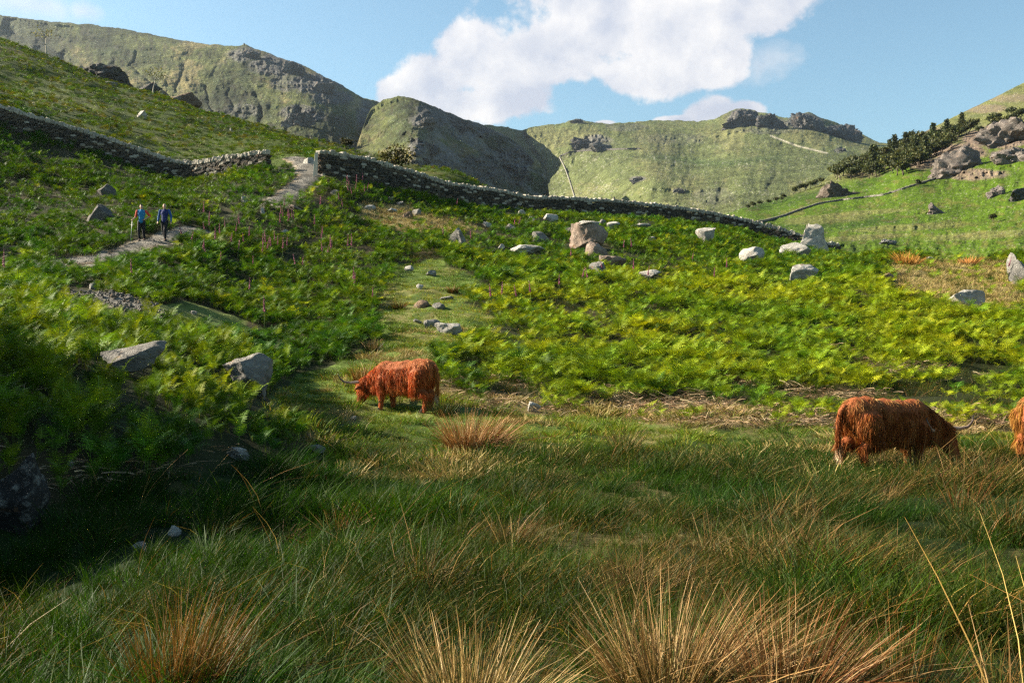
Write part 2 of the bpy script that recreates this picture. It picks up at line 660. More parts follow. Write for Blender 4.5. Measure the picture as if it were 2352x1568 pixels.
# ------------------------------------------------------------------ near ground: one height function
def ctl():
    c = []
    for px in (-700, -250, 300, 900, 1500, 2100, 2600, 3000):
        c += [(px, 1568, 5.0), (px, 1300, 8.7)]
    c += [(-250, 1600, 4.0), (1176, 1740, 4.0), (2600, 1760, 4.0)]
    c += [(900, 1080, 15.0), (1400, 1075, 15.4), (1950, 1080, 15.5), (2400, 1080, 15.5), (3000, 1080, 15.6)]
    c += [(950, 950, 21), (1300, 948, 21.5), (1700, 950, 21.5), (2200, 952, 22), (3000, 950, 22)]
    c += [(1200, 880, 25), (1500, 900, 25), (2000, 905, 25), (2352, 905, 25), (3000, 900, 26)]
    c += [(1200, 800, 31), (1500, 800, 32), (1900, 800, 32), (2352, 800, 31), (3000, 790, 32)]
    c += [(1200, 710, 39), (1500, 700, 42), (1850, 700, 41), (2200, 705, 39), (2420, 700, 38), (3000, 680, 40)]
    c += [(1200, 610, 53), (1500, 610, 56), (1700, 620, 55), (1900, 640, 50), (2300, 645, 47), (3000, 620, 50)]
    c += [(1200, 530, 70), (1500, 540, 73), (1650, 560, 72), (1800, 595, 68), (2050, 590, 60), (2352, 592, 57), (2900, 570, 60)]
    # base of the long wall, which runs along the brow
    c += [(725, 398, 72), (830, 408, 74), (950, 440, 78), (1150, 478, 84), (1300, 494, 87), (1450, 502, 90), (1600, 520, 91), (1700, 540, 92), (1800, 563, 91), (1900, 586, 90), (1960, 592, 90)]
    # beyond the brow the ground drops away
    c += [(1150, 530, 110), (1450, 560, 115), (1800, 620, 115), (2050, 640, 75), (2352, 650, 72), (2900, 640, 75), (2100, 720, 120), (2900, 720, 120), (1450, 640, 160), (1450, 700, 240), (2300, 760, 240)]
    # grassy lane and the left of it
    c += [(900, 850, 26), (1000, 765, 33), (1000, 655, 44), (920, 600, 51), (930, 510, 64), (840, 480, 66), (700, 560, 54), (600, 640, 45), (600, 710, 37.5), (620, 800, 30), (660, 900, 23.5)]
    # path and the bank above it
    c += [(330, 556, 48), (400, 552, 48.6), (100, 612, 41), (200, 602, 43.5), (300, 582, 46), (430, 533, 51), (540, 505, 57), (640, 465, 62), (720, 412, 70)]
    c += [(300, 505, 53), (180, 520, 52), (40, 560, 46), (-200, 560, 44), (200, 440, 63), (0, 450, 60), (400, 470, 60), (-300, 420, 62)]
    # base of the left wall
    c += [(-300, 205, 73), (-120, 250, 74), (0, 288, 75), (100, 315, 75.5), (200, 345, 76), (300, 377, 76.5), (370, 402, 77), (430, 418, 77), (520, 404, 75), (612, 392, 73.5)]
    # hill above it up to its crest
    c += [(0, 200, 120), (300, 280, 110), (600, 345, 100), (800, 372, 98), (-300, 120, 125)]
    c += [(-300, 20, 200), (0, 96, 190), (120, 138, 183), (250, 192, 175), (350, 220, 168), (450, 252, 160), (550, 280, 152), (650, 312, 145), (750, 338, 135), (850, 372, 124)]
    c += [(-300, 180, 260), (0, 230, 260), (250, 300, 260), (450, 360, 260), (650, 430, 240), (850, 480, 220), (925, 432, 106), (940, 396, 128), (1000, 390, 130), (1060, 403, 130), (1112, 440, 126), (1010, 470, 180)]
    # near left: the bracken bank
    c += [(0, 1170, 10.3), (250, 1130, 11.2), (500, 1080, 13.2), (720, 1010, 17)]
    c += [(0, 985, 12.2), (250, 985, 13.0), (470, 990, 14.5), (620, 985, 16.5)]
    c += [(0, 845, 15.5), (220, 850, 16.5), (430, 890, 17), (560, 915, 18.0)]
    for d_, z_ in ((9.5, 1.8), (12, 3.0), (15, 3.6), (17, 3.6), (19, 2.9), (21, 2.7), (24, 2.8)):  # unseen rise beyond the left edge, added to throw shade over the bank
        c.append((-420, 784 - (z_ - CZ) / d_ * F, d_))
    c += [(0, 740, 21), (250, 770, 22), (450, 800, 22.5)]
    c += [(210, 682, 32), (410, 752, 28), (100, 660, 33), (0, 650, 33), (-250, 640, 32), (300, 640, 37)]
    return c


_c = ctl()
TE = TPS([((px - 1176) / F * 3.0, math.log(d)) for px, py, d in _c], np.array([(784 - py) / F for px, py, d in _c]), reg=2e-3)


def gz(x, y, rough=True):
    x = np.atleast_1d(np.asarray(x, float))
    y = np.atleast_1d(np.asarray(y, float))
    yy = np.maximum(y, 4.2)
    u = np.clip(x / yy, -0.78, 0.80)
    z = CZ + yy * TE(np.stack([u * 3.0, np.log(yy)], 1))
    if rough:
        k = smooth(6, 40, y)
        z = z + (0.06 + 0.10 * k) * fbm(x * 0.7, y * 0.7, octv=3, seed=3) + 0.05 * fbm(x * 2.3, y * 2.3, octv=2, seed=9)
        z = z + smooth(80, 130, y) * 0.8 * fbm(x * 0.12, y * 0.12, octv=3, seed=21)
    return z


def proj(x, y, z):
    yy = np.maximum(y, 0.1)
    return 1176 + F * x / yy, 784 - F * (z - CZ) / yy


_ys = np.geomspace(4.3, 235, 1400)


def hit(px, py, off=0.0, dmin=0.0, dmax=1e9):
    """where the sight line through a picture point meets the ground (raised by off)"""
    u = (px - 1176) / F
    zr = CZ + (784 - py) / F * _ys
    zg = gz(u * _ys, _ys) + off
    ok = np.nonzero((zg >= zr) & (_ys >= dmin))[0]
    if len(ok) == 0 or _ys[ok[0]] > dmax:
        i = int(np.argmin(np.where((_ys >= dmin) & (_ys <= dmax), np.abs(zg - zr) / _ys, 1e9)))
    else:
        i = ok[0]
    y = _ys[i]
    x = u * y
    return Vector((x, y, float(gz(x, y)[0])))


def at(px, d):
    x = (px - 1176) / F * d
    return Vector((x, d, float(gz(x, d)[0])))


# --- zones, as areas of the ground
LANE = [(560, 985), (625, 905), (660, 880), (740, 842), (860, 805), (885, 745), (862, 700), (890, 660), (905, 610), (1010, 602), (1085, 632), (1125, 655),
        (1070, 690), (1140, 725), (1125, 785), (1020, 800), (1005, 860), (1030, 905), (1100, 925), (1250, 945), (1500, 968), (1900, 972), (2500, 978), (3300, 978), (3300, 3000),
        (-900, 3000), (-900, 1340), (-200, 1230), (120, 1160), (330, 1105), (560, 1075), (700, 1040), (735, 1005), (700, 985)]
DRYTOP = [(2040, 610), (2130, 598), (2300, 596), (2352, 640), (2352, 700), (2250, 726), (2130, 700), (2050, 664)]
ROCKY = [(830, 466), (930, 470), (1000, 492), (1130, 522), (1010, 536), (900, 532), (840, 496)]
LAWN2 = [(330, 700), (420, 690), (570, 735), (560, 770), (470, 765), (400, 752)]
LITTER = [(1000, 900), (1200, 908), (1500, 930), (1700, 938), (1900, 955), (2150, 952), (2500, 950), (2500, 990), (2100, 986), (1900, 980), (1500, 976), (1250, 955), (1080, 940), (1010, 920)]
PATH1 = [(-60, 40.2), (60, 40.6), (140, 42.2), (250, 44.8), (330, 47.6), (400, 49.4), (455, 52)]
PATH3 = [(628, 61.5), (655, 63.8), (690, 67), (712, 71), (700, 76), (672, 82)]
PATH2 = [(215, 32.6), (270, 31.0), (340, 29.6), (415, 27.6)]


def path_world(pp):
    return [((px - 1176) / F * d, d) for px, d in pp]


PW1, PW2, PW3 = path_world(PATH1), path_world(PATH2), path_world(PATH3)


def zones(x, y, z):
    px, py = proj(x, y, z)
    jx = 26 * fbm(x * 0.5, y * 0.5, octv=3, seed=31)
    jy = 14 * fbm(x * 0.5, y * 0.5, octv=3, seed=47)
    qx, qy = px + jx, py + jy
    zn = {}
    zn['lane'] = in_poly(LANE, qx, qy) & (y < 75)
    zn['dry'] = in_poly(DRYTOP, qx, qy) & (y < 75)
    zn['rocky'] = in_poly(ROCKY, qx, qy) & (y < 80)
    zn['lawn2'] = in_poly(LAWN2, qx, qy) & (y < 60)
    zn['litter'] = in_poly(LITTER, qx, qy) & (y < 40)
    zn['path'] = (poly_dist(PW1, x, y) < 0.95 + 0.35 * fbm(x, y, octv=2, seed=5)) | (poly_dist(PW3, x, y) < 0.8 + 0.35 * fbm(x, y, octv=2, seed=5)) | (poly_dist(PW2, x, y) < 0.62 + 0.2 * fbm(x, y, octv=2, seed=6))
    zn['px'], zn['py'] = px, py
    return zn


def grid_faces(nr, nc):
    i = np.arange(nr * nc).reshape(nr, nc)
    return np.stack([i[:-1, :-1], i[:-1, 1:], i[1:, 1:], i[1:, :-1]], -1).reshape(-1, 4)


def build_ground():
    ys = np.concatenate([np.linspace(-26, 3.6, 40), np.geomspace(3.8, 262, 430)])
    s = np.linspace(-1, 1, 440)
    W = 0.72 * np.maximum(ys, 0) + 13
    X = W[:, None] * s[None, :]
    Y = np.repeat(ys[:, None], len(s), 1)
    x, y = X.ravel(), Y.ravel()
    z = gz(x, y)
    zn = zones(x, y, z)
    n1 = fbm(x * 0.35, y * 0.35, octv=4, seed=61)
    n2 = fbm(x * 1.7, y * 1.7, octv=3, seed=67)
    c = np.zeros((len(x), 3))
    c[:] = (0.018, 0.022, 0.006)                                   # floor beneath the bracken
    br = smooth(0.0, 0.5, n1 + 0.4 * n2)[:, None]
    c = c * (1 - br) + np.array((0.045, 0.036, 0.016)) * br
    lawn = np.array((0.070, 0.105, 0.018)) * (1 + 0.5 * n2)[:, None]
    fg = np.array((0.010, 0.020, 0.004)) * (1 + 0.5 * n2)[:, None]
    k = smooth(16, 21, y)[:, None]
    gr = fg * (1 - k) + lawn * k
    dryp = (smooth(0.15, 0.5, n1 + 0.5 * n2) * 0.6)[:, None]
    gr = gr * (1 - dryp) + np.array((0.16, 0.12, 0.05)) * dryp
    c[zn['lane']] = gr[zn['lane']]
    m = zn['dry'] | zn['rocky']
    c[m] = (np.array((0.20, 0.16, 0.065)) * (1 + 0.5 * n2)[:, None])[m]
    c[zn['lawn2']] = (np.array((0.085, 0.11, 0.025)) * (1 + 0.5 * n2)[:, None])[zn['lawn2']]
    c[zn['litter']] = (np.array((0.11, 0.085, 0.035)) * (1 + 0.6 * n2)[:, None])[zn['litter']]
    up = y > 76
    hill = np.array((0.040, 0.060, 0.005)) * (1 + 0.25 * n2)[:, None]
    hb = smooth(0.05, 0.45, fbm(x * 0.06, y * 0.09, octv=4, seed=71))[:, None] * 0.55
    hill = hill * (1 - hb) + np.array((0.080, 0.058, 0.016)) * hb
    lh = up & (zn['px'] < 1140) & ~zn['path']
    c[lh] = hill[lh]
    c[zn['path']] = (np.array((0.26, 0.23, 0.19)) * (1 + 0.4 * n2)[:, None])[zn['path']]
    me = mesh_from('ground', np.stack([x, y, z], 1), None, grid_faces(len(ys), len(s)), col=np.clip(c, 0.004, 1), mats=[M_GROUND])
    o = link('ground', me)
    tag(o, 'grassy fellside ground rising from the meadow to the stone walls', 'ground', kind='structure')
    # low valley floor out to the horizon, under and behind everything
    v = [(-9000, -60, -8), (9000, -60, -8), (9000, 9000, -8), (-9000, 9000, -8)]
    me = mesh_from('valley_floor', v, None, [(0, 1, 2, 3)], col=np.tile((0.06, 0.09, 0.02), (4, 1)), mats=[M_FELL])
    tag(link('valley_floor', me), 'level green valley floor far below the fells', 'ground', kind='structure')


build_ground()


def build_path(name, pw, width, label, n=120, across=9):
    pts = np.array(pw)
    seg = np.concatenate([[0], np.cumsum(np.hypot(*np.diff(pts, axis=0).T))])
    s = np.linspace(0, seg[-1], n)
    cx, cy = np.interp(s, seg, pts[:, 0]), np.interp(s, seg, pts[:, 1])
    for _ in range(3):
        cx[1:-1] = (cx[:-2] + 2 * cx[1:-1] + cx[2:]) / 4
        cy[1:-1] = (cy[:-2] + 2 * cy[1:-1] + cy[2:]) / 4
    tx, ty = np.gradient(cx), np.gradient(cy)
    ln = np.hypot(tx, ty)
    nx, ny = -ty / ln, tx / ln
    a = np.linspace(-1, 1, across)
    wv = width * (1 + 0.22 * fbm(s * 0.5, s * 0, octv=2, seed=8))
    X = cx[:, None] + nx[:, None] * a * wv[:, None]
    Y = cy[:, None] + ny[:, None] * a * wv[:, None]
    x, y = X.ravel(), Y.ravel()
    edge = np.abs(np.tile(a, n))
    z = gz(x, y) + 0.07 - 0.10 * edge ** 3 + 0.02 * fbm(x * 4, y * 4, octv=2, seed=4)
    c = np.array((0.135, 0.124, 0.105)) * (1 + 0.35 * fbm(x * 2, y * 2, octv=3, seed=14))[:, None]
    e = (smooth(0.55, 1.0, edge + 0.3 * fbm(x, y, octv=2, seed=2)))[:, None]
    c = c * (1 - e) + np.array((0.19, 0.13, 0.07)) * e
    me = mesh_from(name, np.stack([x, y, z], 1), None, grid_faces(n, across), col=c, mats=[M_GROUND])
    tag(link(name, me), label, 'path', kind='structure')
    return x, y, z, edge


PX1 = build_path('path', PW1, 1.05, 'shaded gravel footpath curving past the two hikers')
PX3 = build_path('path', PW3, 0.95, 'pale gravel footpath climbing to the gap in the wall')
PX2 = build_path('path', PW2, 0.85, 'narrow stony track running down beside the bracken bank', 60)


# ------------------------------------------------------------------ far hills
def layer(name, label, ridge, foot, dpts, step, rowstep, disp, crags, gullies, colorf, mat, rid_noise=1.2, seed=0, drop=0.35):
    px0, px1 = ridge[0][0], ridge[-1][0]
    nx = int((px1 - px0) / step) + 1
    px = np.linspace(px0, px1, nx)
    ry = np.interp(px, [p[0] for p in ridge], [p[1] for p in ridge])
    ry = ry + rid_noise * fbm(px * 0.05, px * 0, octv=5, seed=seed + 1, gain=0.65)
    fy = np.interp(px, [p[0] for p in foot], [p[1] for p in foot])
    ny = int(np.max(fy - ry) / rowstep) + 2
    t = np.linspace(0, 1, ny)
    PXg = np.repeat(px[None], ny, 0)
    PYg = fy[None] + (ry - fy)[None] * t[:, None]
    tp = TPS([(a / 400, b / 400) for a, b, d in dpts], np.log([d for a, b, d in dpts]), reg=2e-3)

    def depth(a, b):
        return np.exp(tp(np.stack([np.atleast_1d(a) / 400, np.atleast_1d(b) / 400], 1)))
    D = depth(PXg.ravel(), PYg.ravel()).reshape(PXg.shape)
    rk = np.zeros_like(D)
    for cx, cy, rx, ryy, st in crags:
        q = ((PXg - cx) / rx) ** 2 + ((PYg - cy) / ryy) ** 2
        rk = np.maximum(rk, st * smooth(1.25, 0.45, q + 0.55 * fbm(PXg * 0.035, PYg * 0.06, octv=4, seed=seed + 5)))
    X = (PXg - 1176) / F * D
    # relief: pushes the surface towards or away from the viewer's side, so slopes turn to and from the sun
    sx = 400.0 / np.median(D)
    win = 1 - smooth(0.93, 1.0, t)[:, None]
    wz = (X * sx * 0.012, (D + 0.6 * (784 - PYg) / F * D) * sx * 0.012)
    rel = fbm(wz[0], wz[1], octv=5, seed=seed + 9, gain=0.55) * disp + 0.34 * disp * fbm(PXg * 0.03, PYg * 0.02, octv=5, seed=seed + 16, gain=0.62) + 0.15 * disp * ridged((PXg + 0.35 * PYg) * 0.022, (PYg - 0.2 * PXg) * 0.008, 3, seed + 18)
    rel += rk * 0.48 * disp * (ridged(PXg * 0.06, PYg * 0.08, 4, seed + 13) - 0.2) + 0.05 * disp * fbm(PXg * 0.12, PYg * 0.2, octv=3, seed=seed + 15)
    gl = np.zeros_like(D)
    for g, wd, dp in gullies:
        gd = poly_dist(g, PXg + 9 * fbm(PXg * 0.03, PYg * 0.05, octv=3, seed=3), PYg)
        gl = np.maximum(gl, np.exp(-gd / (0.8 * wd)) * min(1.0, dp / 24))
        rel -= 0.85 * dp * np.exp(-gd / (0.9 * wd)) * (0.75 + 0.5 * fbm(PXg * 0.04, PYg * 0.04, octv=2, seed=8))
    D2 = D - rel * win
    X = (PXg - 1176) / F * D2
    Z = CZ + (784 - PYg) / F * D2
    xs, ys, zs = [X], [D2], [Z]
    for k in range(1, 7):                                 # the far side of the hill
        f = 1 + 0.05 * k
        xs.append((X[-1:] * f))
        ys.append(D2[-1:] * f)
        zs.append(Z[-1:] - drop * D2[-1:] * 0.05 * k)
    Xa, Ya, Za = np.concatenate(xs), np.concatenate(ys), np.concatenate(zs)
    pad = lambda A: np.concatenate([A, np.repeat(A[-1:], 6, 0)])
    c = colorf(pad(PXg), pad(PYg), pad(rk), Xa, Ya, seed)
    c = mixc(c, (0.035, 0.038, 0.022), pad(gl) * 0.6)            # dark gully beds: peat and rock, plus their shade painted in
    V = np.stack([Xa, Ya, Za], -1).reshape(-1, 3)
    me = mesh_from(name, V, None, grid_faces(*Xa.shape), col=np.clip(c.reshape(-1, 3), 0.003, 1), mats=[mat])
    tag(link(name, me), label, 'hill', kind='structure')

    def surface(a, b):
        a, b = float(a), float(b)
        i = min(max((a - px0) / (px1 - px0) * (nx - 1), 0), nx - 1.001)
        i0, fi = int(i), i - int(i)
        f_, r_ = np.interp(a, px, fy), np.interp(a, px, ry)
        j = min(max((b - f_) / (r_ - f_) * (ny - 1), 0), ny - 1.001)
        j0, fj = int(j), j - int(j)
        q = D2[j0:j0 + 2, i0:i0 + 2]
        return [float((q[0, 0] * (1 - fi) + q[0, 1] * fi) * (1 - fj) + (q[1, 0] * (1 - fi) + q[1, 1] * fi) * fj)]
    return surface


def mixc(a, b, f):
    return a * (1 - f[..., None]) + np.asarray(b) * f[..., None]


def fell_color(px, py, rk, X, Y, seed):
    k = 400.0 / np.median(Y)
    n1 = fbm(px * 0.012, py * 0.016, octv=5, seed=seed + 30)
    n2 = fbm(px * 0.06, py * 0.09, octv=5, seed=seed + 40, gain=0.6)
    n3 = fbm(px * 0.25, py * 0.4, octv=3, seed=seed + 44, gain=0.7)
    c = np.zeros(px.shape + (3,))
    c[:] = (0.100, 0.116, 0.036)
    c = mixc(c, (0.150, 0.128, 0.056), smooth(0.0, 0.42, n1 + 0.6 * n2))
    c = mixc(c, (0.052, 0.072, 0.028), smooth(0.05, 0.5, -n1 + 0.6 * n2) * 0.8)
    n4 = fbm(px * 0.10, py * 0.055, octv=4, seed=seed + 47, gain=0.6)
    c = mixc(c, (0.060, 0.056, 0.030), smooth(0.12, 0.42, n4) * 0.7)
    c = mixc(c, (0.07, 0.072, 0.03), smooth(0.1, 0.5, n3) * 0.3)
    c = c * np.clip(1 + 0.9 * n1 + 0.5 * n2, 0.45, 1.7)[..., None]
    r = np.clip(rk * 1.1 + 0.7 * n2 * rk + 0.5 * n3 * rk, 0, 1)
    c = mixc(c, (0.13, 0.125, 0.115), r)
    c = mixc(c, (0.055, 0.055, 0.055), r * smooth(0.0, 0.4, n3 + 0.5 * n2))
    c = mixc(c, (0.24, 0.23, 0.21), smooth(0.32, 0.5, n3 + 0.25 * n2) * 0.55 * (0.35 + r))
    if seed == 200:                                       # tongues of bare scree down the steep side
        st = fbm((px * 0.62 - py) * 0.035, (px + py * 0.62) * 0.006, octv=4, seed=77, gain=0.6)
        sc_ = smooth(0.02, 0.28, st) * smooth(940, 1010, px) * smooth(250, 300, py)
        c = mixc(c, (0.19, 0.19, 0.19), sc_ * 0.7)
    return c * 0.72


def fell_far_color(px, py, rk, X, Y, seed):
    c = fell_color(px, py, rk, X, Y, seed)
    n = fbm(px * 0.02, py * 0.05, octv=4, seed=seed + 60)
    c = mixc(c, (0.100, 0.120, 0.046), np.full(px.shape, 0.6) * (1 - rk))
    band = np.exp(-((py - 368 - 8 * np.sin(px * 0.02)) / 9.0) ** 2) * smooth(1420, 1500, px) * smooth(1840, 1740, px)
    c = mixc(c, (0.05, 0.075, 0.025), band * 0.75)  # dark band across the slope: shade painted into the turf colour
    n3 = fbm(px * 0.3, py * 0.5, octv=3, seed=seed + 44, gain=0.7)
    c = mixc(c, (0.33, 0.31, 0.27), smooth(0.46, 0.60, n3 + 0.35 * n) * 0.45 * smooth(300, 360, py))
    g = poly_dist([(1770, 312), (1830, 335), (1900, 352)], px, py)
    return mixc(c, (0.40, 0.36, 0.28), np.exp(-(g / 1.6) ** 2) * 0.9)


def hill_color(px, py, rk, X, Y, seed):
    n1 = fbm(X * 0.02, Y * 0.015, octv=4, seed=seed + 30)
    n2 = fbm(px * 0.05, py * 0.12, octv=4, seed=seed + 35)
    n3 = fbm(px * 0.3, py * 0.5, octv=3, seed=seed + 44, gain=0.7)
    c = np.zeros(px.shape + (3,))
    c[:] = (0.068, 0.120, 0.005)
    c = mixc(c, (0.036, 0.075, 0.006), smooth(0.0, 0.4, n1 + 0.4 * n2))
    c = mixc(c, (0.13, 0.11, 0.032), smooth(0.18, 0.5, n2 - 0.3 * n1) * 0.5)
    pale = [((1900, 503), (110, 12)), ((2090, 522), (160, 9)), ((2260, 540), (150, 10)), ((1990, 545), (120, 8)), ((2000, 487), (100, 6))]
    for (cx, cy), (rx, ry) in pale:
        q = ((px - cx) / rx) ** 2 + ((py - cy + (px - cx) * 0.06) / ry) ** 2
        c = mixc(c, (0.20, 0.17, 0.075), smooth(1.3, 0.3, q + 0.5 * n2) * 0.45)
    upper = smooth(30, -10, py - np.interp(px, [1600, 1900, 2100, 2352], [470, 420, 350, 290])) 
    c = mixc(c, (0.15, 0.145, 0.06), upper * 0.75)
    c = mixc(c, (0.05, 0.075, 0.02), upper * smooth(0.1, 0.5, n2) * 0.6)
    r = np.clip(rk * 1.2 + 0.6 * n3 * rk, 0, 1)
    c = mixc(c, (0.21, 0.155, 0.115), r)
    c = mixc(c, (0.08, 0.065, 0.055), r * smooth(0, 0.4, n3))
    c = mixc(c, (0.30, 0.28, 0.22), smooth(0.42, 0.55, n3) * 0.5)
    return c * 0.72


def build_fells():
    d1 = layer('fell', 'broad grassy fell with gullied slopes and a craggy shoulder above the left hill',
          [(-80, 30), (0, 36), (100, 48), (200, 56), (300, 70), (400, 90), (480, 102), (540, 106), (565, 103), (600, 118), (650, 134), (700, 152), (750, 178), (800, 204), (830, 222), (870, 234), (930, 262)],
          [(-80, 150), (0, 170), (250, 260), (450, 320), (650, 380), (850, 440), (930, 460)],
          [(-80, 30, 1560), (0, 36, 1540), (300, 70, 1500), (560, 104, 1380), (700, 152, 1340), (830, 222, 1330), (930, 262, 1350), (0, 170, 1120), (250, 260, 960), (450, 320, 880), (650, 380, 840),
           (850, 440, 860), (930, 460, 860), (600, 200, 1130), (480, 180, 1180), (250, 150, 1250), (720, 240, 1040), (790, 290, 990), (850, 300, 1080), (700, 330, 860), (560, 290, 940)],
          1.7, 1.7, 34,
          [(640, 150, 70, 28, 0.9), (730, 190, 70, 26, 1.0), (560, 125, 40, 18, 0.7), (690, 260, 55, 22, 0.8), (760, 225, 50, 18, 0.8), (560, 255, 40, 18, 0.5), (840, 275, 24, 45, 0.9), (660, 190, 40, 20, 0.6), (480, 260, 24, 12, 0.4)],
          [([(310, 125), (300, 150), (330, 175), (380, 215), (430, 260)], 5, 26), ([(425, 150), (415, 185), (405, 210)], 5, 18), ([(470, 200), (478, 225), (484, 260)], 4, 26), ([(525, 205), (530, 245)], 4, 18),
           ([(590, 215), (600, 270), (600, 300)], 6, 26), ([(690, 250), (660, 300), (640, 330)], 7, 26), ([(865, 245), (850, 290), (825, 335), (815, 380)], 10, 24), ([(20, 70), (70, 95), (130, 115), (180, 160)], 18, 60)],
          fell_color, M_FELL, 3.5, 100)
    d2 = layer('fell', 'rounded fell with a steep shaded scree face falling to the ravine',
          [(788, 425), (806, 365), (820, 332), (834, 292), (852, 250), (880, 229), (915, 221), (950, 226), (990, 240), (1020, 254), (1070, 275), (1110, 289), (1150, 306), (1185, 326), (1215, 346), (1240, 374), (1250, 395), (1258, 420), (1264, 465)],
          [(788, 440), (830, 470), (1264, 480)],
          [(788, 425, 820), (852, 250, 1060), (920, 221, 1060), (1000, 245, 1090), (1110, 289, 1200), (1200, 340, 1230), (1250, 400, 1220), (1264, 465, 1200), (968, 290, 850), (962, 350, 745), (945, 430, 650), (860, 320, 930),
           (820, 400, 810), (905, 330, 845), (1000, 350, 850), (1050, 340, 970), (1100, 350, 1070), (1100, 430, 970), (1200, 430, 1150), (1000, 440, 740), (1050, 290, 1080), (1160, 360, 1160), (870, 430, 750)],
          1.5, 1.5, 37,
          [(1000, 275, 60, 22, 0.8), (1080, 300, 70, 22, 0.7), (960, 340, 26, 22, 0.9), (1020, 370, 50, 40, 0.7), (1100, 390, 70, 40, 0.8), (1180, 380, 50, 50, 0.7), (950, 385, 40, 20, 0.7), (990, 250, 40, 10, 0.6)],
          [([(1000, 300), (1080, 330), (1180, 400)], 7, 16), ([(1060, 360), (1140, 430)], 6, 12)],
          fell_color, M_FELL, 4.5, 200)
    d3 = layer('fell', 'distant pale green fell crowned by dark rocky knolls at the valley head',
          [(1040, 305), (1100, 288), (1130, 286), (1180, 296), (1200, 299), (1225, 290), (1260, 287), (1300, 280), (1325, 273), (1345, 280), (1400, 285), (1450, 282), (1500, 277), (1550, 276), (1600, 278), (1640, 274), (1665, 260), (1690, 252), (1720, 250), (1740, 256),
           (1780, 266), (1810, 272), (1828, 260), (1858, 259), (1880, 268), (1920, 280), (1960, 298), (1990, 315), (2020, 328), (2060, 332), (2100, 332), (2200, 345)],
          [(1040, 500), (1300, 500), (1700, 530), (2200, 480)],
          [(1040, 305, 1750), (1130, 286, 1800), (1200, 299, 1950), (1325, 273, 2000), (1500, 277, 2100), (1700, 250, 2120), (1860, 259, 2080), (2020, 328, 1900), (2200, 345, 1700), (1300, 460, 1500), (1260, 400, 1750), (1225, 340, 1880), (1100, 400, 1800),
           (1400, 370, 1560), (1600, 370, 1540), (1600, 345, 1700), (1800, 370, 1420), (1400, 470, 1250), (1600, 490, 850), (1700, 520, 650), (1900, 420, 1050), (2100, 420, 950), (1500, 420, 1130), (1720, 430, 1020)],
          1.7, 1.7, 50,
          [(1710, 272, 44, 20, 1.0), (1850, 278, 46, 20, 1.0), (1780, 285, 40, 14, 0.8), (1930, 300, 50, 14, 0.8), (1770, 300, 90, 9, 0.5), (1365, 328, 50, 20, 0.9), (1440, 292, 50, 10, 0.5), (1325, 278, 22, 8, 0.6), (1465, 411, 22, 7, 0.9), (1560, 438, 20, 7, 0.7), (1550, 320, 90, 14, 0.35), (1640, 450, 50, 22, 0.4), (1930, 345, 16, 8, 0.7)],
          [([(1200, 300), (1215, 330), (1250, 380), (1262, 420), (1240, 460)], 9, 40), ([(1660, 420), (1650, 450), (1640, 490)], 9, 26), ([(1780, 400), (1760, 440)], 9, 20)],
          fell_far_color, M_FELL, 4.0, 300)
    d4 = layer('hillside', 'bright green hillside with pink crags and stone walls across the valley',
                 [(1560, 545), (1640, 502), (1700, 480), (1760, 464), (1830, 444), (1880, 424), (1910, 400), (1950, 388), (2000, 362), (2060, 337), (2100, 316), (2130, 300), (2160, 284), (2200, 264), (2250, 240), (2300, 216), (2352, 190), (2450, 150), (2600, 110)],
                 [(1560, 570), (1700, 640), (2000, 680), (2600, 720)],
                 [(1560, 545, 380), (1640, 502, 420), (1760, 464, 440), (1880, 424, 460), (2000, 362, 520), (2130, 300, 620), (2200, 264, 670), (2352, 190, 700), (2600, 110, 720), (1900, 480, 330), (2100, 440, 335), (2180, 400, 370), (2352, 350, 360), (2352, 270, 450),
                  (2100, 370, 430), (1710, 515, 280), (1850, 520, 265), (2000, 555, 220), (2350, 565, 180), (1700, 640, 180), (2000, 680, 140), (2600, 720, 120), (2250, 480, 270), (2200, 330, 440), (2000, 420, 420), (2600, 300, 400)],
                 2.0, 2.0, 10.0,
                 [(2300, 315, 95, 26, 1.0), (2200, 350, 70, 22, 0.9), (2330, 355, 60, 16, 0.9), (2240, 400, 80, 14, 0.8), (2120, 378, 40, 14, 0.8), (2260, 250, 70, 10, 0.5), (2320, 225, 60, 10, 0.4), (2150, 300, 40, 8, 0.4), (1980, 402, 50, 8, 0.3)],
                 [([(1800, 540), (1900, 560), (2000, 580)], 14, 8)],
                 hill_color, M_HILL, 1.4, 400, drop=0.2)
    return d1, d2, d3, d4


FELL_L, FELL_C, FELL_F, HILL_D = build_fells()


def on_hill(px, py, fn=None):
    d = float((fn or HILL_D)(px, py)[0])
    return Vector(((px - 1176) / F * d, d, CZ + (784 - py) / F * d))


# ------------------------------------------------------------------ rocks
ICO = {}


def ico(sub):
    if sub not in ICO:
        bm = bmesh.new()
        bmesh.ops.create_icosphere(bm, subdivisions=sub, radius=1.0)
        bm.verts.ensure_lookup_table()
        ICO[sub] = (np.array([v.co[:] for v in bm.verts]), np.array([[v.index for v in f.verts] for f in bm.faces]))
        bm.free()
    V, T = ICO[sub]
    return V.copy(), T


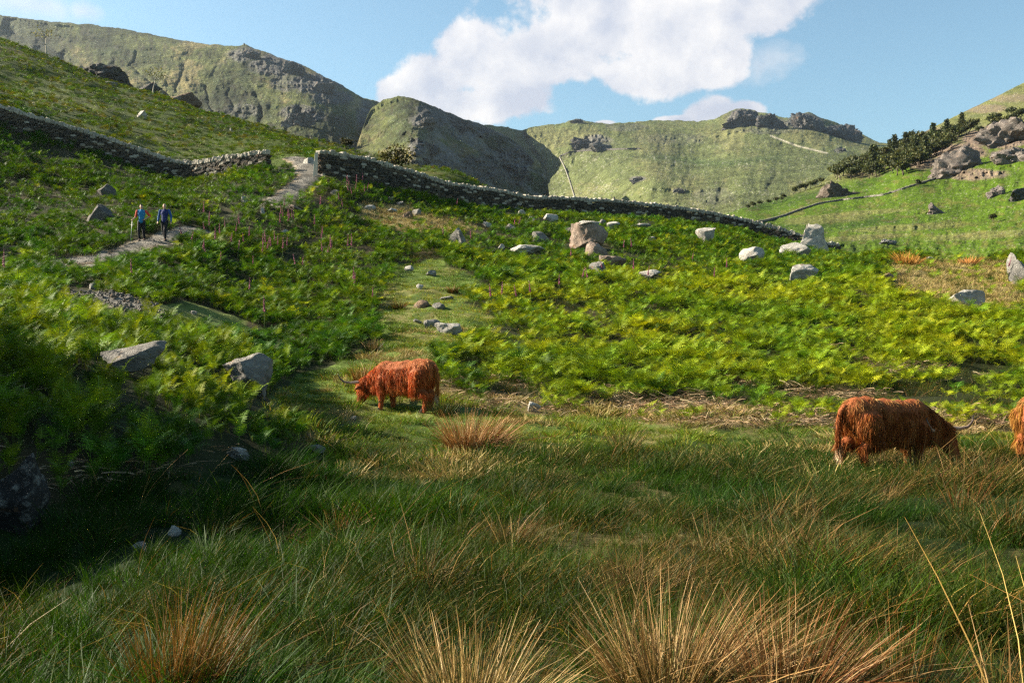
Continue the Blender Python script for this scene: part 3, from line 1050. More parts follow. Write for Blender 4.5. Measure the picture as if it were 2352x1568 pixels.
def rock_verts(seed, sub=4, planes=9, rough=0.10, lo=0.45, hi=0.85):
    r = np.random.default_rng(seed)
    V, T = ico(sub)
    for _ in range(planes):
        n = r.normal(size=3)
        n /= np.linalg.norm(n)
        h = r.uniform(lo, hi)
        d = V @ n
        k = np.maximum(d - h, 0)
        V = V - n * (k * 0.94)[:, None]
    o = r.uniform(-50, 50, 3)
    nrm = V / np.linalg.norm(V, axis=1, keepdims=True)
    V = V + nrm * (rough * fbm(V[:, 0] * 1.8 + o[0], V[:, 1] * 1.8 + o[1], V[:, 2] * 1.8 + o[2], octv=4, seed=int(seed) % 97))[:, None]
    V = V + nrm * (0.35 * rough * fbm(V[:, 0] * 7 + o[1], V[:, 1] * 7, V[:, 2] * 7, octv=2, seed=5))[:, None]
    return V, T


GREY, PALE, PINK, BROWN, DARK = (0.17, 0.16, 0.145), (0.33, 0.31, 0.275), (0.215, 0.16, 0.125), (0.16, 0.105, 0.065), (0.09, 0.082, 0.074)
ROCKS = []        # (x, y, rx, ry) cleared of bracken


def put_rock(name, label, x0, x1, y0, y1, tint, seed, deep=0.85, off=0.0, group=None, loc=None, mat=None, clear=True, sink=0.25, tilt=0.0, sub=None, planes=13, lo=0.34, rough=0.13):
    """a rock filling the picture box x0..x1, y0..y1, standing on the ground below that box"""
    cx = (x0 + x1) / 2
    p = loc if loc is not None else hit(cx, y1, off)
    d = p.y
    w, h = (x1 - x0) * d / F, (y1 - y0) * d / F
    V, T = rock_verts(seed, sub or (5 if (x1 - x0) > 60 else 4 if (x1 - x0) > 22 else 3), planes=planes, lo=lo, rough=rough)
    mn, mx = V.min(0), V.max(0)
    V = (V - (mn + mx) / 2) / (mx - mn)
    if tilt:
        c, s = math.cos(tilt), math.sin(tilt)
        V = V @ np.array([[c, 0, s], [0, 1, 0], [-s, 0, c]]).T
        mn, mx = V.min(0), V.max(0)
        V = (V - (mn + mx) / 2) / (mx - mn)
    hh = h * (1 + sink)
    V = V * np.array([w, max(w * deep, h * 0.6), hh])
    V[:, 2] += h - hh / 2
    me = mesh_from(name, V, T, mats=[mat or M_ROCK])
    for pl in me.polygons:
        pl.use_smooth = True
    me.set_sharp_from_angle(angle=math.radians(38))
    o = link(name, me, loc=(p.x, p.y + w * deep * 0.35, p.z + off))
    o.color = (*tint, 1)
    tag(o, label, 'rock', group)
    if clear:
        ROCKS.append((p.x, p.y + w * deep * 0.35, w * 0.55 + 0.1, max(w * deep * 0.6, 0.3) + 0.1, h))
    return o


def build_rocks():
    R = put_rock
    R('boulder', 'largest pinkish brown cracked boulder in the bracken, pale slab on top', 1307, 1399, 511, 572, PINK, 1, 0.8)
    R('rock', 'flat pale slab lying on top of the big pinkish boulder', 1321, 1374, 503, 518, PALE, 2, 0.9, off=1.42, loc=hit(1352, 572), clear=False)
    R('boulder', 'shadowed brown boulder wedged below the right edge of the big pinkish boulder', 1345, 1400, 553, 594, PINK, 3, 0.7, tilt=-0.3)
    R('rock', 'dark shard at the left foot of the big pinkish boulder cap', 1298, 1323, 521, 540, DARK, 4)
    R('rock', 'white angular block just right of the big pinkish boulder', 1392, 1425, 507, 528, PALE, 5)
    R('rock', 'small grey rock between the big pinkish boulder and the white block', 1374, 1393, 503, 518, GREY, 6)
    R('rock', 'long low white slab in bracken close below the wall, right of the white block', 1446, 1497, 510, 522, PALE, 7)
    R('boulder', 'long pinkish grey slab below the big boulder with a foxglove before it', 1376, 1440, 586, 616, PINK, 8, 0.6, tilt=0.15)
    R('boulder', 'upright grey boulder with a dark cleft, left of the long pinkish slab', 1354, 1396, 599, 640, GREY, 9)
    R('rock', 'low pale slab with a tall foxglove standing in front', 1470, 1519, 618, 638, PALE, 10)
    R('rock', 'small white stone half sunk in yellow bracken below the foxglove slab', 1511, 1541, 644, 659, PALE, 11)
    R('rock', 'tiny white stone left of the stone sunk in yellow bracken', 1495, 1509, 659, 670, PALE, 12)
    R('boulder', 'dark angular boulder with a white lit top, alone on the slope below the wall', 1030, 1074, 521, 564, GREY, 13, tilt=0.35)
    R('rock', 'small white rock upslope of the dark angular boulder', 1108, 1130, 508, 523, PALE, 14)
    R('rock', 'low pale rock with a shaded right end above dark bracken', 1158, 1186, 514, 530, GREY, 15)
    R('boulder', 'rounded grey brown boulder resting in bracken between flat slab and wall', 1222, 1265, 530, 557, GREY, 16)
    R('rock', 'white upright stone close under the wall, leftmost of three', 1190, 1208, 481, 494, PALE, 17)
    R('rock', 'little white stone close under the wall, middle of three', 1213, 1229, 496, 507, PALE, 18)
    R('rock', 'wide white rock close under the wall, rightmost of three', 1247, 1283, 489, 508, PALE, 19)
    R('rock', 'broad flat outcrop with a rusty mossy top, in bracken below the dark angular boulder', 1166, 1252, 562, 584, PALE, 20, 0.6)
    R('rock', 'small pale stone at the left end of the broad flat outcrop', 1143, 1160, 560, 573, PALE, 21)
    R('rock', 'small white stone at the top left of the grassy lane', 928, 950, 609, 622, PALE, 22)
    R('rock', 'small pale rock with a tan side at the head of the grassy lane', 978, 1002, 620, 635, GREY, 23)
    R('rock', 'small white rock perched above a rush clump in the lane', 955, 973, 652, 664, PALE, 24)
    R('rock', 'tan turf capped rock hump in the grassy lane', 948, 988, 688, 707, BROWN, 25)
    R('rock', 'grey rock right beside the tan turf capped hump', 991, 1022, 694, 710, GREY, 26)
    R('rock', 'thin pale slab edge above the grey rock in the lane', 1009, 1042, 680, 690, GREY, 27)
    R('rock', 'left slab of the pale pair in the grassy lane', 973, 1011, 733, 752, GREY, 28, 0.8)
    R('rock', 'larger whitish slab of the pale pair in the grassy lane', 997, 1061, 740, 766, PALE, 29, 0.7, tilt=-0.1)
    R('rock', 'small slab edge left of the pale pair in the grassy lane', 948, 970, 733, 743, GREY, 30)
    R('rock', 'pointed white rock at the meadow edge beyond the large straw tussock', 1212, 1243, 922, 948, PALE, 31, tilt=-0.3)
    R('rock', 'fist sized white and rusty stone in grass below the grazing cow', 802, 818, 955, 966, PALE, 32)
    R('rock', 'small pink stone poking out of the yellow bracken slope', 1533, 1548, 800, 818, PINK, 33)
    R('rock', 'pale rock at the left end of the rocky turf patch below the wall', 836, 862, 470, 482, PALE, 34)
    R('rock', 'flat pale rock in the middle of the rocky turf patch', 888, 912, 478, 489, PALE, 35)
    R('rock', 'small dark rock at the top of the rocky turf patch', 910, 928, 463, 473, GREY, 36)
    R('rock', 'brown rock at the foot of the rocky turf patch', 923, 948, 484, 501, BROWN, 37)
    R('rock', 'grey rock at the right end of the rocky turf patch', 946, 968, 480, 495, GREY, 38)
    R('rock', 'small white stone on the turf just below the wall bend', 891, 905, 452, 461, PALE, 39)
    R('rock', 'low pale stone half hidden by foxgloves below the broad flat outcrop', 1150, 1178, 651, 661, GREY, 40)
    R('boulder', 'pale boulder with a rusty brown left side below the wall', 1599, 1647, 520, 560, PALE, 41, tilt=0.2)
    R('boulder', 'square pale block with a dark undercut corner, alone in bracken', 1702, 1760, 566, 604, PALE, 42, 0.8, planes=12, lo=0.5)
    R('boulder', 'rounded split boulder under the leaning pale boulder by the wall end', 1792, 1866, 555, 596, PALE, 43, 0.7)
    R('boulder', 'tall leaning pale boulder with an orange lichen spot by the wall end', 1829, 1908, 511, 584, PALE, 44, 0.55, tilt=-0.55, planes=11)
    R('boulder', 'pale wedge shaped boulder in yellow bracken below the leaning boulder', 1815, 1887, 606, 653, PALE, 45, 0.7, tilt=-0.4)
    R('rock', 'pale rock showing over the wall near its far end', 1773, 1800, 527, 546, PALE, 46, clear=False, loc=at(1786, 96))
    R('rock', 'small white stone in bracken right of the long pinkish slab', 1486, 1510, 544, 556, PALE, 47)
    R('boulder', 'low pinkish white rock with a dark hollow on the dry turf', 2190, 2268, 664, 703, PALE, 48, 0.6, tilt=-0.15)
    R('rock', 'brown earthy rock at the left edge of the dry turf', 2003, 2060, 627, 653, BROWN, 49)
    R('boulder', 'upright grey stone with a foxglove at its side', 2318, 2339, 580, 634, GREY, 50, tilt=0.15)
    R('boulder', 'leaning dark footed stone right of the upright grey stone', 2322, 2362, 597, 652, GREY, 51, tilt=0.3)
    R('rock', 'small flat white stone on the crest of the dry turf', 2130, 2151, 586, 594, PALE, 52)
    R('boulder', 'long tilted pale slab half buried in the shaded bracken bank', 216, 378, 782, 832, GREY, 53, 0.5, off=0.30, tilt=0.12, lo=0.35, sink=0.55)
    R('boulder', 'dark pyramid boulder with a white lit corner at the end of the bracken bank', 506, 612, 810, 900, GREY, 54, 0.8, tilt=0.35, lo=0.35)
    R('rock', 'small white stone at the top of the stony track', 208, 230, 642, 653, PALE, 55)
    R('rock', 'white stone just below the one at the top of the stony track', 201, 219, 650, 666, PALE, 56)
    R('rock', 'tan stone at the right edge of the stony track', 251, 269, 676, 690, BROWN, 57)
    R('rock', 'small white stone on turf at the right of the stony track', 435, 452, 713, 722, PALE, 58)
    R('boulder', 'big black shadowed boulder with a pale broken top at the meadow corner', -70, 84, 1046, 1230, (0.03, 0.028, 0.025), 59, 0.8, planes=11)  # near-black tint: the shade over this boulder is put into its colour
    R('rock', 'pale stone with an orange stain below the bracken bank', 505, 566, 1027, 1055, PALE, 60)
    R('rock', 'pale stone in long grass, upper of two beside the shadowed boulder', 381, 413, 1208, 1231, PALE, 61)
    R('rock', 'dull grey stone in long grass, lower of two beside the shadowed boulder', 293, 335, 1248, 1275, GREY, 62)
    R('rock', 'low grey stone at the tip of the bracken bank shadow', 704, 747, 1021, 1040, GREY, 63)
    R('rock', 'small dim stone in deep shade under the bracken bank', 149, 169, 1058, 1074, GREY, 64)
    R('boulder', 'pale flat topped block in the wall gap beside the gatepost', 689, 723, 357, 377, PALE, 65, clear=False, loc=at(706, 76))
    R('rock', 'grey rock amid bracken and foxgloves right of the upper path', 757, 777, 436, 448, GREY, 66)
    R('rock', 'pale stone in bracken left of the upper path', 553, 570, 451, 465, PALE, 67)
    R('rock', 'white leaning stone at the lower left of the upper path', 597, 609, 478, 494, PALE, 68)
    R('rock', 'pinkish slab behind foxgloves at the lower right of the upper path', 661, 692, 471, 486, PINK, 69)
    R('rock', 'white stone deep in the foxglove bracken', 640, 662, 528, 537, PALE, 70)
    R('boulder', 'dark rock set in the bank high above the hikers', 218, 264, 420, 456, DARK, 71)
    R('boulder', 'wide dark rock set in the bank just above the hikers', 190, 260, 463, 508, DARK, 72)
    R('rock', 'pale broken rock on the open hill above the left wall', 306, 336, 252, 270, PALE, 73, clear=False)
    R('rock', 'small pale rock near the skyline of the left hill', 235, 267, 186, 197, GREY, 74, clear=False)
    R('rock', 'brown rock peeping over the left wall, left of a pair', 262, 292, 326, 345, BROWN, 75, clear=False, loc=at(277, 79))
    R('rock', 'pale rock peeping over the left wall, right of a pair', 296, 326, 334, 352, PALE, 76, clear=False, loc=at(311, 79))
    R('rock', 'white speck of stone on the hill above the wall gap', 526, 535, 294, 300, PALE, 77, clear=False)
    R('crag', 'black craggy outcrop on the skyline of the left hill', 176, 290, 146, 190, DARK, 78, 0.5, clear=False, mat=M_CRAG, loc=at(233, 178), tilt=0.35, sink=0.5, rough=0.4, sub=5)  # dark tint carries the shadow on this crag
    R('crag', 'brown broken crag running down the hill skyline below the black outcrop', 300, 370, 183, 212, DARK, 79, 0.5, clear=False, mat=M_CRAG, loc=at(336, 169))
    R('crag', 'rusty tumbled crag on the skyline right of the pale slender tree', 366, 462, 218, 250, BROWN, 80, 0.4, clear=False, mat=M_CRAG, loc=at(414, 163), tilt=0.4, sink=0.5)
    hill = [(1885, 1978, 414, 452, BROWN, 'dark jagged outcrop above the far field wall, below the wood'), (2128, 2170, 462, 492, PINK, 'long narrow outcrop on the green hillside beneath the far wall'),
            (2270, 2312, 422, 450, PINK, 'brown outcrop on the green hillside right of the far wall end'), (2322, 2380, 430, 458, DARK, 'dark sloping outcrop at the hillside edge below the pink crags'),
            (2150, 2260, 330, 396, PINK, 'steep pink cliff with a dark cleft beside the far wall end'), (2250, 2400, 268, 330, PINK, 'high domed pink crag above the dark trees'),
            (2290, 2400, 330, 372, PINK, 'lower pink terrace of crag under the domed one'), (2020, 2062, 548, 562, PALE, 'pale stones strewn at the foot of the green hillside')]
    for i, (a, b, c, d, t, lb) in enumerate(hill):
        t = tuple(v * 0.68 for v in t)
        t = tuple(0.55 * v + 0.45 * sum(t) / 3 for v in t)
        p = on_hill((a + b) / 2, d)
        R('crag' if i != 7 else 'rock', lb, a, b, c, d, t, 300 + i, 0.7, clear=False, mat=M_CRAG, loc=p, sink=0.6, tilt=0.3 if i in (1, 3) else (-0.12 if i in (4, 5, 6) else 0), planes=16, rough=0.42, sub=5)


def build_crags():
    dk, gr = (0.075, 0.072, 0.070), (0.11, 0.105, 0.10)
    L_, C_, F_ = FELL_L, FELL_C, FELL_F
    for i, (fn, a, b, c, d, t, lb) in enumerate([
            (F_, 1658, 1746, 245, 292, dk, 'higher dark rocky knoll on the far skyline'), (F_, 1738, 1812, 260, 296, dk, 'low dark rock saddle between the two skyline knolls'),
            (F_, 1820, 1905, 252, 300, dk, 'second dark rocky knoll on the far skyline'), (F_, 1896, 1992, 278, 322, dk, 'dark rocks tailing down the far skyline to the valley'),
            (F_, 1306, 1366, 312, 342, dk, 'dark crag high on the far fell above a wall'), (F_, 1352, 1418, 322, 346, gr, 'lower rocks beside the dark crag high on the far fell'),
            (F_, 1446, 1486, 404, 418, gr, 'small grey outcrop alone on the far green slope'), (F_, 1544, 1576, 432, 443, dk, 'small dark outcrop low on the far green slope'), (F_, 1308, 1344, 272, 282, gr, 'little grey tor on the far skyline'),
            (F_, 1922, 1946, 338, 348, dk, 'dark rock on the far slope under the skyline rocks'),
            (L_, 634, 676, 258, 292, gr, 'dark crag low on the left fell, left of a pair'), (L_, 668, 724, 254, 290, dk, 'dark crag low on the left fell, right of a pair'),
            (L_, 640, 720, 138, 172, gr, 'grey rocks under the ridge of the left fell'), (L_, 700, 770, 186, 212, gr, 'dark rock band falling along the ridge end of the left fell'), (L_, 540, 600, 112, 132, gr, 'grey rocks below the cairn on the left fell'),
            (C_, 946, 1004, 268, 290, gr, 'rock step high on the rounded fell'), (C_, 962, 1010, 324, 350, dk, 'dark crag midway down the spur of the rounded fell'), (C_, 955, 992, 358, 374, dk, 'small dark crag above the scree of the rounded fell'),
            (C_, 1010, 1090, 274, 296, dk, 'long dark rock edge along the crest of the rounded fell')]):
        p = on_hill((a + b) / 2, d, fn)
        p = Vector((p.x, p.y, p.z))
        put_rock('crag', lb, a, b, c, d, t, 700 + i, 0.5, clear=False, mat=M_FARCRAG, loc=p, sink=0.5, planes=9, rough=0.55, sub=5, tilt=0.25 if i in (3, 12, 13, 18) else 0)
    p = on_hill(560, 106, FELL_L)
    V, T = rock_verts(5, 3, 9)
    o = link('cairn', mesh_from('cairn', V * np.array((1.4, 1.4, 3.2)), T, mats=[M_FARCRAG]), loc=tuple(p + Vector((0, 2, 1.5))))
    o.color = (0.1, 0.1, 0.1, 1)
    tag(o, 'tiny stone cairn on the shoulder of the left fell', 'cairn')


build_rocks()
build_crags()


# ------------------------------------------------------------------ dry stone walls
def stone_variants(n, seed):
    out = []
    for i in range(n):
        r = np.random.default_rng(seed + i)
        bm = bmesh.new()
        bmesh.ops.create_cube(bm, size=1.0)
        bmesh.ops.bevel(bm, geom=bm.edges[:], offset=0.13, segments=1, affect='EDGES')
        bmesh.ops.triangulate(bm, faces=bm.faces[:])
        bm.verts.ensure_lookup_table()
        V = np.array([v.co[:] for v in bm.verts])
        T = np.array([[v.index for v in f.verts] for f in bm.faces])
        bm.free()
        V = V + r.normal(size=V.shape) * 0.055
        V[:, 0] += V[:, 2] * r.uniform(-0.25, 0.25)
        V[:, 2] += V[:, 0] * r.uniform(-0.15, 0.15)
        out.append((V, T))
    return out


SV = stone_variants(9, 50)
S_TINT = [(0.048, 0.042, 0.034), (0.28, 0.255, 0.21), (0.38, 0.345, 0.285), (0.028, 0.025, 0.021), (0.075, 0.057, 0.038)]  # dark face stones, pale coping: shade and top light put into the tints


def rot_zyx(rz, ry, rx):
    return np.array((Matrix.Rotation(rz, 3, 'Z') @ Matrix.Rotation(ry, 3, 'Y') @ Matrix.Rotation(rx, 3, 'X')))


def build_wall(pts, label, height, seed, keep=300, thick=0.55, sizes=(0.24, 0.58), course=0.17, cope=(0.15, 0.30)):
    r = np.random.default_rng(seed)
    P = np.array([(p.x, p.y) for p in pts])
    seg = np.concatenate([[0], np.cumsum(np.hypot(*np.diff(P, axis=0).T))])
    Lw = seg[-1]
    pos = lambda s: (np.interp(s, seg, P[:, 0]), np.interp(s, seg, P[:, 1]))
    hgt = lambda s: float(height(s / Lw)) * (1 + 0.05 * float(vnoise(s * 0.35, 0.0, None, seed)))
    root = empty('drystone_wall', (float(P[0, 0]), float(P[0, 1]), float(gz(P[0, 0], P[0, 1])[0])))
    tag(root, label, 'stone wall')
    org = np.array(root.location)
    meshes = []
    for V, T in SV:
        meshes.append(mesh_from('stone', V, T, mats=[M_STONE], shade=False))
    st = []
    nc = int(1.6 / course)
    for c in range(-1, nc):
        s = r.uniform(0, 0.3)
        while s < Lw:
            w = r.uniform(*sizes)
            h = course * r.uniform(0.85, 1.25)
            sm = min(s + w / 2, Lw)
            H = hgt(sm)
            z = c * course + course / 2
            if z < H - 0.02 and r.random() > 0.01:
                x, y = pos(sm)
                x2, y2 = pos(min(sm + 0.2, Lw))
                x1, y1 = pos(max(sm - 0.2, 0))
                a = math.atan2(y2 - y1, x2 - x1)
                g = float(gz(x, y, False)[0])
                tk = thick * (1.15 - 0.35 * z / H)
                # two leaves of stones, one on either face
                for sd_ in (-1, 1):
                    jit = r.uniform(-0.03, 0.06)
                    off = sd_ * (tk * 0.25 + jit * 0.5)
                    st.append((x - math.sin(a) * off, y + math.cos(a) * off, g + z + r.uniform(-0.02, 0.02), w * 1.02, tk * 0.55 + jit, h, a + r.uniform(-0.08, 0.08), r.uniform(-0.10, 0.10), r.uniform(-0.06, 0.06), int(r.integers(len(SV))), (0, 3, 4, 0, 3, 4, 0, 3, 1)[int(r.integers(9))], sd_))
            s += w
    s = 0.05
    while s < Lw:                                     # coping stones on edge
        w = r.uniform(*cope)
        x, y = pos(s + w / 2)
        x2, y2 = pos(min(s + 0.3, Lw))
        x1, y1 = pos(max(s - 0.3, 0))
        a = math.atan2(y2 - y1, x2 - x1)
        H = hgt(s)
        hh = r.uniform(0.24, 0.44)
        st.append((x, y, float(gz(x, y, False)[0]) + H + hh * 0.38, w * 1.1, thick * r.uniform(0.75, 1.1), hh, a + r.uniform(-0.2, 0.2), r.normal(0, 0.22), r.uniform(-0.12, 0.12), int(r.integers(len(SV))), int(r.integers(1, 3)), 0))
        s += w
    # the largest in view are stones of their own, the rest one mass of the same stones
    def size(q):
        vis = 1.0 if q[11] <= 0 else 0.01
        px = 1176 + F * q[0] / q[1]
        if px < -15 or px > 2365:
            vis *= 0.05
        return vis * math.sqrt(q[3] * q[5]) / q[1]
    st.sort(key=size, reverse=True)
    for q in st[:keep]:
        o = bpy.data.objects.new('stone', meshes[q[9]])
        COL.objects.link(o)
        o.parent = root
        o.location = (q[0] - org[0], q[1] - org[1], q[2] - org[2])
        o.rotation_euler = (q[8], q[7], q[6])
        o.scale = (q[3], q[4], q[5])
        o.color = (*S_TINT[q[10]], 1)
    for ti in range(len(S_TINT)):
        g = Geo()
        for q in st[keep:]:
            if q[10] != ti:
                continue
            V, T = SV[q[9]]
            R_ = rot_zyx(q[6], q[7], q[8])
            g.add((V * np.array(q[3:6])) @ R_.T + np.array(q[0:3]) - org, T)
        if g.n:
            o = link('wall_stones', g.mesh('wall_stones', [M_STONE], shade=False), root)
            o.color = (*S_TINT[ti], 1)
            o['kind'] = 'stuff'
    # rubble heart
    n = max(3, int(Lw / 0.8))
    V, T = [], []
    for i in range(n + 1):
        s = 0.12 + (Lw - 0.24) * i / n
        x, y = pos(s)
        x2, y2 = pos(min(s + 0.2, Lw))
        x1, y1 = pos(max(s - 0.2, 0))
        a = math.atan2(y2 - y1, x2 - x1)
        g = float(gz(x, y, False)[0])
        H = hgt(s) - 0.1
        for sd_, zz in ((-1, -0.2), (1, -0.2), (1, H), (-1, H)):
            o_ = sd_ * thick * 0.26
            V.append((x - math.sin(a) * o_ - org[0], y + math.cos(a) * o_ - org[1], g + zz - org[2]))
    for i in range(n):
        for k in range(4):
            a, b = i * 4 + k, i * 4 + (k + 1) % 4
            T += [(a, b, b + 4), (a, b + 4, a + 4)]
    o = link('rubble_core', mesh_from('rubble_core', V, T, mats=[M_STONE], shade=False), root)
    o.color = (0.08, 0.075, 0.07, 1)
    return root


def dense(pts, n=40):
    a = np.array([(p[0], p[1]) for p in pts], float)
    t = np.linspace(0, len(a) - 1, n)
    px, d = np.interp(t, np.arange(len(a)), a[:, 0]), np.interp(t, np.arange(len(a)), a[:, 1])
    for _ in range(2):
        px[1:-1] = (px[:-2] + 2 * px[1:-1] + px[2:]) / 4
        d[1:-1] = (d[:-2] + 2 * d[1:-1] + d[2:]) / 4
    return [at(p, q) for p, q in zip(px, d)]


LEFT_WALL = [(-200, 73.6), (-120, 74), (0, 75), (100, 75.5), (200, 76), (300, 76.5), (370, 77), (430, 77), (520, 75), (613, 73.5)]
RIGHT_WALL = [(728, 72), (830, 74), (950, 78), (1150, 84), (1300, 87), (1450, 90), (1600, 91), (1700, 92), (1800, 91), (1900, 90), (1925, 90)]
build_wall(dense(LEFT_WALL), 'dark drystone wall dropping down the left hill to the wall gap', lambda t: 1.22, 71)
build_wall(dense(RIGHT_WALL), 'long drystone wall along the brow from the gatepost down to the leaning boulder', lambda t: 1.38 - 0.10 * float(smooth(0.0, 0.3, t)) - 0.45 * float(smooth(0.9, 1.0, t)), 72)


def far_wall(name, pts, label, h, thick, tint, seed):
    """a wall so far off that only its line and broken top show"""
    r = np.random.default_rng(seed)
    root = empty(name, tuple(pts[0]))
    org = np.array(pts[0])
    tag(root, label, 'stone wall')
    P = np.array([tuple(p) for p in pts])
    seg = np.concatenate([[0], np.cumsum(np.linalg.norm(np.diff(P, axis=0), axis=1))])
    g = Geo()
    s = 0.0
    while s < seg[-1]:
        w = r.uniform(0.5, 1.1) * h * 0.8
        c = np.array([np.interp(s + w / 2, seg, P[:, k]) for k in range(3)])
        c2 = np.array([np.interp(s + w / 2 + 0.5, seg, P[:, k]) for k in range(3)])
        a = math.atan2(c2[1] - c[1], c2[0] - c[0])
        for lv in range(3):
            hh = h / 3 * r.uniform(0.9, 1.3)
            V, T = SV[int(r.integers(len(SV)))]
            g.add((V * np.array((w * 1.15, thick * r.uniform(0.8, 1.2), hh * 1.15))) @ rot_zyx(a, r.normal(0, 0.08), 0).T + c + np.array((0, 0, h / 3 * (lv + 0.3))) - org, T)
        s += w
    o = link('wall_stones', g.mesh('wall_stones', [M_STONE], shade=False), root)
    o.color = (*tint, 1)
    o['kind'] = 'stuff'
    return root


def interp_px(pp, n):
    a = np.array(pp, float)
    t = np.linspace(0, len(a) - 1, n)
    return list(zip(np.interp(t, np.arange(len(a)), a[:, 0]), np.interp(t, np.arange(len(a)), a[:, 1])))


far_wall('drystone_wall', [on_hill(*p) for p in interp_px([(1712, 517), (1760, 508), (1800, 497), (1840, 482), (1880, 469), (1930, 461), (1980, 455), (2030, 449), (2080, 433), (2140, 414), (2185, 401)], 80)],
         'thin grey wall curving up the bright green hillside to the pink cliff', 0.6, 0.6, (0.16, 0.15, 0.13), 5)

far_wall('drystone_wall', [on_hill(*p, FELL_F) for p in interp_px([(1285, 362), (1296, 384), (1306, 410), (1320, 456)], 30)], 'thin pale wall dropping down the far fell beside the ravine', 2.0, 1.0, (0.34, 0.32, 0.28), 6)
far_wall('drystone_wall', [on_hill(*p, FELL_F) for p in interp_px([(1287, 360), (1310, 350), (1350, 347), (1420, 344), (1470, 343)], 30)], 'thin dark wall level across the far fell under the high crag', 2.4, 1.6, (0.09, 0.085, 0.08), 7)

# ------------------------------------------------------------------ plants: prototypes
POOL = {}


def proto(coll, name, me):
    if coll not in POOL:
        POOL[coll] = bpy.data.collections.new(coll)
    c = POOL[coll]
    o = bpy.data.objects.new('%s_%02d' % (name, len(c.objects)), me)
    c.objects.link(o)


def frond(g, r, stem, blade, az, lean, npair, nleaf, col, curl=0.0, width=0.42):
    ca, sa = math.cos(az), math.sin(az)
    hd = np.array((ca, sa, 0.0))
    sv = np.array((-sa, ca, 0.0))
    up = np.array((0, 0, 1.0))
    p = np.zeros(3)
    ang = lean
    n0 = 3
    pts = [p.copy()]
    angs = [ang]
    for i in range(n0):
        p = p + (hd * math.sin(ang) + up * math.cos(ang)) * stem / n0
        pts.append(p.copy())
        angs.append(ang)
    droop = r.uniform(0.9, 1.45)
    nb = npair + 1
    bl = []
    for i in range(nb):
        t = (i + 1) / nb
        ang = lean + droop * t ** 0.8 + (curl * max(0, t - 0.8) * 8)
        p = p + (hd * math.sin(ang) + up * math.cos(ang)) * blade / nb
        pts.append(p.copy())
        bl.append((p.copy(), ang, t))
    col = np.array(col) * r.uniform(0.8, 1.2)
    stemc = np.array((0.10, 0.13, 0.03))
    # stalk
    a = np.array(pts)
    w = 0.0055
    V = np.concatenate([a - sv * w, a + sv * w])
    m = len(a)
    T = []
    for i in range(m - 1):
        T += [(i, i + 1, m + i + 1), (i, m + i + 1, m + i)]
    g.add(V, T, stemc)
    for (q, an, t) in bl[:-1]:
        ln = blade * width * (1 - t) ** 0.75 * min(1.0, 0.55 + 2.2 * t) * r.uniform(0.85, 1.1)
        if ln < 0.02:
            continue
        fw = hd * math.sin(an) + up * math.cos(an)
        nm = hd * math.cos(an) * -1 + up * math.sin(an)
        for s in (-1, 1):
            d = sv * s + fw * 0.35 + nm * r.uniform(0.05, 0.35) - up * r.uniform(0.0, 0.2)
            d /= np.linalg.norm(d)
            c = col * r.uniform(0.85, 1.15)
            if nleaf == 0:
                wd = fw * ln * 0.13
                V = [q, q + d * ln * 0.35 + wd, q + d * ln - up * ln * 0.12, q + d * ln * 0.35 - wd]
                g.add(V, [(0, 1, 2), (0, 2, 3)], c)
            else:
                V, T = [], []
                for k in range(nleaf):
                    u0, u1 = k / nleaf, (k + 0.78) / nleaf
                    ll = ln * 0.155 * (1 - u0 * 0.75)
                    b0 = q + d * ln * u0 - up * ln * 0.14 * u0 ** 2
                    b1 = q + d * ln * u1 - up * ln * 0.14 * u1 ** 2
                    for e in (-1, 1):
                        tip = (b0 + b1) / 2 + (fw * e + d * 0.45) * ll - up * ll * 0.15
                        i = len(V)
                        V += [b0, b1, tip]
                        T.append((i, i + 1, i + 2))
                g.add(V, T, c)


